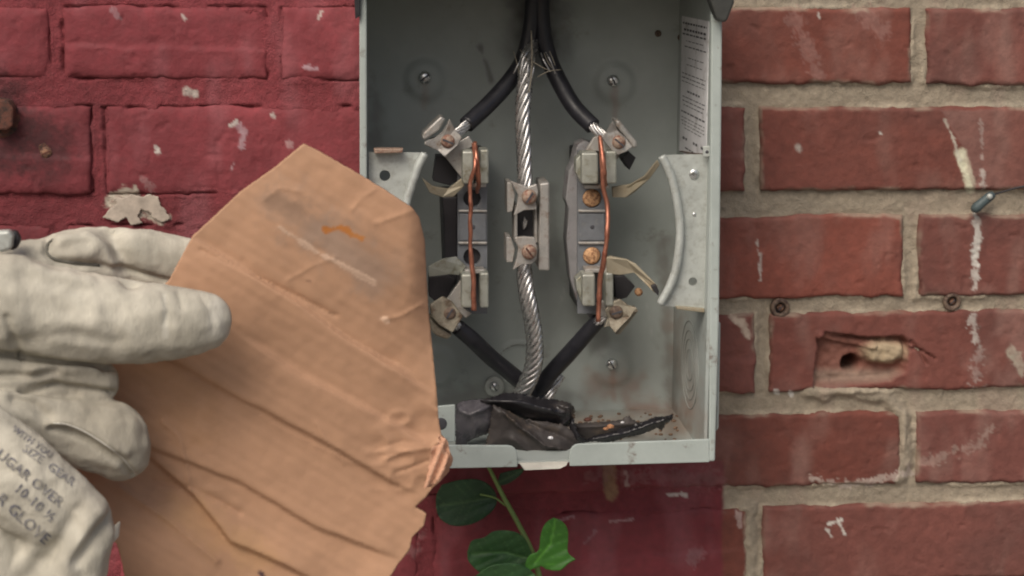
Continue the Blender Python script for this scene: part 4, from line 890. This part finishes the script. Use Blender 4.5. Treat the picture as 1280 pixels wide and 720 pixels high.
cm([(350, 255), (385, 285), (430, 305), (480, 345)], 34, (0.35, 0.235, 0.17), .7, 22, True); cm([(455, 300), (500, 370)], 22, (0.38, 0.21, 0.12), .4, 20, True); cm([(170, 420), (240, 520)], 40, (0.38, 0.21, 0.11), .45, 30, True); cm([(230, 640), (330, 700)], 26, (0.52, 0.31, 0.16), .5, 20, True); cm([(345, 250), (375, 262)], 16, (0.24, 0.15, 0.10), .6, 12, True); cm([(400, 290), (470, 340)], 24, (0.33, 0.235, 0.18), .55, 16, True)
cm([(348, 283), (394, 314), (468, 353)], 3.4, (0.60, 0.42, 0.31), .75, 2.5)
cm([(408, 288), (425, 284), (436, 289)], 4.5, (0.44, 0.16, 0.035), .95, 4); cm([(436, 292), (452, 298)], 4, (0.44, 0.17, 0.04), .9, 4)

cm([(385, 351), (388, 352)], 2.5, (0.25, 0.14, 0.09), .7, 2); cm([(330, 722), (326, 716)], 5, (0.06, 0.03, 0.04), .95, 5)
cm([(555, 552), (562, 575), (550, 598)], 7, (0.60, 0.36, 0.25), .7, 4); cm([(480, 398), (484, 402)], 3, (0.66, 0.45, 0.32), .9, 2)
board = thing('cardboard_sheet', w1(350, 480, -.30), 'torn creased brown cardboard sheet held by the gloved hand in front of the box', 'cardboard')
o = obj('cardboard', V, F, M['card'], board, smooth=False, col=C)
o.data.polygons.foreach_set('use_smooth', [True]*len(o.data.polygons))
# torn strip at the lower right edge
for pts, yy in (([(548, 545), (556, 548), (566, 572), (562, 588), (551, 600), (553, 580)], -.296), ([(540, 560), (553, 552), (560, 570), (556, 590), (542, 606), (530, 612)], -.303)):
    V, F, Q = sheet_vf(pts, lambda x, y, yy=yy: yy+0.002*np.sin(x*.5+y*.2), 3, 0.0012, jag=1.0)
    cc = np.tile(np.array([0.58, 0.33, 0.22]), (len(V), 1)); obj('torn_ply', V, F, M['card'], board, smooth=True, col=cc)

# ------------------------------------------------------------ gloved hand
person = thing('person', w1(-60, 480, -.34), 'left hand in a worn off-white leather work glove with black print, gripping the cardboard', 'person')
chains = [  # (px,py,Y,radius px)
 [(-150, 390, -.350, 74), (-60, 384, -.345, 70), (20, 382, -.342, 60), (100, 396, -.338, 57), (160, 403, -.335, 53), (205, 404, -.332, 49), (232, 403, -.330, 45), (251, 401, -.328, 40)],       # thumb
 [(-130, 380, -.315, 60), (-30, 360, -.300, 48), (50, 340, -.290, 40), (110, 326, -.282, 42), (170, 325, -.276, 40), (235, 336, -.272, 38), (290, 352, -.268, 34)],        # index, behind the card
 [(-120, 470, -.345, 66), (-30, 468, -.340, 44), (40, 468, -.333, 36), (90, 472, -.330, 31), (120, 478, -.328, 29)],                                             # middle finger folded
 [(-100, 530, -.350, 70), (0, 515, -.345, 44), (60, 526, -.338, 42), (105, 541, -.333, 48), (136, 548, -.330, 49), (150, 562, -.328, 40)],                                                   # ring finger folded
 [(-70, 540, -.366, 70), (-4, 582, -.367, 66), (42, 618, -.366, 60), (84, 654, -.362, 57), (78, 690, -.360, 62), (40, 750, -.356, 84)],                                                 # heel of the glove
 [(-140, 420, -.350, 80), (-120, 520, -.352, 100), (-100, 620, -.354, 110), (-40, 700, -.352, 105), (-30, 780, -.35, 95)],                                       # palm mass beyond the frame
]
mb = bmesh.new()
for ci, ch in enumerate(chains):
    Sx = smooth_line(ch, 7); Cc = W(Sx[:, 0], Sx[:, 1], Sx[:, 2]); Rr = Sx[:, 3]*np.array([mm(v) for v in Sx[:, 2]])
    for c, r in zip(Cc, Rr):
        ret = bmesh.ops.create_icosphere(mb, subdivisions=2, radius=float(r)); 
        fy = 0.72 if ci in (1, 2, 3) else (0.66 if ci == 0 else 0.6)
        for v in ret['verts']: v.co = Vector((v.co.x+c[0], v.co.y*fy+c[1], v.co.z+c[2]))
tm = bpy.data.meshes.new('tmp'); mb.to_mesh(tm); mb.free(); to = bpy.data.objects.new('tmp', tm); COL.objects.link(to)
rm = to.modifiers.new('r', 'REMESH'); rm.mode = 'VOXEL'; rm.voxel_size = 0.00105
dg = bpy.context.evaluated_depsgraph_get(); ev = to.evaluated_get(dg); me = ev.to_mesh()
V = np.empty(len(me.vertices)*3); me.vertices.foreach_get('co', V); V = V.reshape(-1, 3)
E = np.empty(len(me.edges)*2, int); me.edges.foreach_get('vertices', E); E = E.reshape(-1, 2)
F = [list(p.vertices) for p in me.polygons]; ev.to_mesh_clear(); bpy.data.objects.remove(to); bpy.data.meshes.remove(tm)
deg = np.bincount(E.ravel(), minlength=len(V)).astype(float)
def lap(V, it):
    for _ in range(it):
        s = np.zeros_like(V)
        for a in range(3): s[:, a] = np.bincount(E[:, 0], V[E[:, 1], a], len(V))+np.bincount(E[:, 1], V[E[:, 0], a], len(V))
        V = V+0.6*(s/deg[:, None]-V)
    return V
V = lap(V, 4)
def vnorm(V):
    FA = np.array([f[:3] for f in F]); n = np.cross(V[FA[:, 1]]-V[FA[:, 0]], V[FA[:, 2]]-V[FA[:, 0]]); N_ = np.zeros_like(V)
    for k in range(3): 
        for a in range(3): N_[:, a] += np.bincount(FA[:, k], n[:, a], len(V))
    return N_/(np.linalg.norm(N_, axis=1)[:, None]+1e-12)
Nv = vnorm(V)
if (Nv*(V-V.mean(0))).sum() < 0: Nv = -Nv
x, y = PX(V)
face = sst(-0.1, 0.4, -(Nv@fwd))
GC = [ # glove folds: polyline px, width, depth (m, + = groove)
 ([(60, 300), (58, 315), (70, 325), (125, 332), (180, 345), (225, 354)], 4, .0016), ([(75, 303), (110, 297), (132, 308), (142, 330)], 9, -.0020), ([(140, 290), (150, 320), (165, 345)], 14, .0030), ([(95, 318), (115, 315)], 10, -.0015),
 ([(0, 440), (60, 450), (130, 460), (230, 456)], 4, .0020), ([(30, 487), (70, 480), (110, 490), (150, 492)], 4, .0024), ([(0, 484), (40, 488), (100, 494)], 3.5, .0016), ([(40, 462), (80, 458), (120, 462)], 8, -.0018),
 ([(64, 534), (80, 536), (110, 549), (148, 574), (168, 596)], 4.0, .0016), ([(60, 526), (85, 527), (115, 540), (155, 565)], 6, -.0012), ([(20, 500), (44, 505), (58, 520)], 8, .0016), ([(10, 590), (40, 600), (70, 640)], 9, .0004),
 ([(20, 320), (10, 350), (20, 400)], 16, -.0010), ([(8, 395), (16, 420), (30, 445)], 4, .0012), ([(120, 640), (100, 670), (80, 720)], 14, -.0020), ([(145, 640), (120, 665), (95, 700)], 8, .0022),
 ([(-5, 470), (40, 470), (70, 462)], 5, .0016), ([(30, 330), (60, 345), (110, 352)], 7, -.0008), ([(20, 425), (90, 418), (150, 430)], 9, .0008), ([(250, 372), (264, 392), (266, 412)], 4, .0004), ([(205, 368), (212, 388), (208, 405)], 3, .0006), ([(222, 366), (228, 385)], 2.5, .0006), ([(100, 640), (60, 700)], 10, .0014), ([(60, 690), (30, 730)], 12, .0016), ([(60, 610), (100, 660)], 10, .0008)]
D = np.zeros(len(V))
wx = x+3*fbm(V, 60, 2, 101); wy = y+3*fbm(V, 60, 2, 102)
for pts, wd, am in GC:
    d, _ = dpoly(wx, wy, pts); D -= am*1.8*np.exp(-(d/wd)**2)*face
D += 0.0014*fbm(V, 40, 3, 103)+0.0005*(1-np.abs(fbm(V, 75, 3, 109))*3)+0.0006*fbm(V*np.array([1.0, 1, .4]), 160, 3, 104)
V = V+Nv*D[:, None]; V = lap(V, 1); x, y = PX(V)
GL = np.array([0.54, 0.51, 0.43])
n1 = fbm(V, 30, 4, 105); n2 = fbm(V, 140, 3, 106); n3 = fbm(V*np.array([1, 1, .3]), 90, 3, 107)
C = np.tile(GL, (len(V), 1))*(1+0.34*n1+0.26*n2)[:, None]
def gm_(pts, hw, colr, st, rag):
    global C
    d, _ = dpoly(x, y, pts); kk = sst(hw*1.5, 0, d+rag*fbm(V, 80, 3, 108))*st; C = C*(1-kk[:, None])+np.array(colr)*kk[:, None]
dirt = (0.27, 0.25, 0.20)  # lower-thumb tone: grime with the thumb's shading painted in
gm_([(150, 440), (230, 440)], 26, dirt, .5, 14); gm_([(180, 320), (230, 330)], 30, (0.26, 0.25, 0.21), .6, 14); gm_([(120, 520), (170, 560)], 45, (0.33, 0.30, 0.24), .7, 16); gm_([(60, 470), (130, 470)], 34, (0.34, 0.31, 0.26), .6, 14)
gm_([(0, 470), (130, 478)], 34, (0.36, 0.33, 0.27), .5, 8); gm_([(60, 530), (150, 560)], 50, (0.36, 0.33, 0.27), .55, 12); gm_([(0, 425), (240, 440)], 22, (0.36, 0.335, 0.28), .5, 14)  # folded fingers and thumb underside darkened, grime plus painted shade
gm_([(272, 380), (272, 410)], 10, (0.55, 0.53, 0.47), .6, 6); gm_([(105, 620), (135, 650)], 26, (0.33, 0.30, 0.25), .5, 14); gm_([(205, 370), (207, 420)], 3, (0.62, 0.6, 0.53), .5, 4)
st = sst(.1, .6, n3)*.35; C = C*(1-st[:, None])+np.array([0.30, 0.28, 0.23])*st[:, None]
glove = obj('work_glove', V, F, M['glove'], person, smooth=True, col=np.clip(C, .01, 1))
bvh = BVHTree.FromPolygons([Vector(v) for v in V], F)
def on_glove(px, py, off):
    d = fwd+rgt*((px-640)/FPX)-upv*((py-360)/FPX); d = Vector(d/np.linalg.norm(d))
    hit = bvh.ray_cast(Vector(CAM), d)
    if hit[0] is None: return None
    return np.array(hit[0])-np.array(d)*off
def seam(pts, r, m, off=0.0002):
    Sx = smooth_line(pts, 6); C = [on_glove(a, b, off) for a, b in Sx]; C = np.array([c for c in C if c is not None])
    if len(C) < 3: return
    V_, F_ = tube_vf(C, r, 7); obj('seam', V_, F_, m, glove, smooth=True)
seam([(66, 300), (59, 307), (60, 318), (72, 325), (98, 329), (124, 332)], 0.0008, M['piping'])
seam([(66, 529), (85, 531), (112, 543), (148, 568), (170, 592)], 0.00045, M['hem'])
# printed words on the glove
def words(txt, px, py, ang, h, sx=1.0):
    cu = bpy.data.curves.new('t', 'FONT'); cu.body = txt; cu.size = 1.0; cu.resolution_u = 2; cu.offset = 0.02; cu.space_character = 1.05
    to = bpy.data.objects.new('t', cu); COL.objects.link(to); bpy.context.view_layer.update()
    dg = bpy.context.evaluated_depsgraph_get(); me = bpy.data.meshes.new_from_object(to.evaluated_get(dg)); bpy.data.objects.remove(to)
    bm = bmesh.new(); bm.from_mesh(me); bmesh.ops.triangulate(bm, faces=bm.faces)
    bmesh.ops.subdivide_edges(bm, edges=[e for e in bm.edges if e.calc_length() > .15], cuts=1)
    V0 = np.array([v.co[:] for v in bm.verts]); bmesh.ops.triangulate(bm, faces=bm.faces); F0 = [[v.index for v in f.verts] for f in bm.faces]; bm.free()
    sc = h/0.70; ca, sa = math.cos(ang), math.sin(ang); out = []; ok = []
    for v in V0:
        u, q = v[0]*sc*sx, -v[1]*sc; p = on_glove(px+u*ca-q*sa, py+u*sa+q*ca, 0.0005); ok.append(p is not None); out.append(p if p is not None else np.zeros(3))
    out = np.array(out); F1 = []
    for f in F0:
        if all(ok[i] for i in f):
            q = out[f]
            if max(np.linalg.norm(q[0]-q[1]), np.linalg.norm(q[1]-q[2]), np.linalg.norm(q[0]-q[2])) < 0.012: F1.append(f)
    used = sorted({i for f in F1 for i in f}); mp_ = {a: b for b, a in enumerate(used)}
    if used: obj('print', out[used], [[mp_[i] for i in f] for f in F1], M['glove_ink'], glove)
words('WITH YOU', 14, 538, .62, 8.5, .95)
words('SIZE  GEAR', 27, 563, .62, 10.5, 1.0)
words('UGAR OVER', -6, 570, .68, 12.5, 1.0)
words('10-10 \u00bd', 16, 612, .72, 12.5, 1.0)
words('R GLOVE', -6, 625, .74, 14, 1.0)
# pale hem scraps at the glove's lower edge, wrist clasp and sleeve
plate('cuff_hem', [(126, 672), (150, 652), (148, 672), (138, 684), (128, 688)], -.328, 0.004, M['hem'], person, bevel=0.0015)
plate('cuff_hem', [(108, 700), (126, 690), (132, 697), (122, 708), (108, 716)], -.326, 0.004, M['hem'], person, bevel=0.0015)
plate('wrist_clasp', [(-14, 290), (12, 288), (16, 296), (14, 312), (2, 316), (-14, 312)], -.315, 0.006, M['galv'], person, bevel=0.0015)
plate('clasp_strap', [(4, 290), (20, 288), (26, 300), (20, 312), (10, 314)], -.310, 0.005, M['black_plastic'], person, bevel=0.0015)
C_, R_ = pxline([(-60, 560, -.352, 100), (-160, 600, -.36, 112), (-300, 660, -.38, 110), (-500, 760, -.42, 115), (-900, 960, -.50, 130)], 10); V, F = tube_vf(C_, R_, 32)
V = V+0.002*fbm(V, 25, 3, 120)[:, None]; obj('forearm_sleeve', V[32*8:], [[i-32*8 for i in f] for f in F if min(f) >= 32*8], M['sleeve'], person, smooth=True)
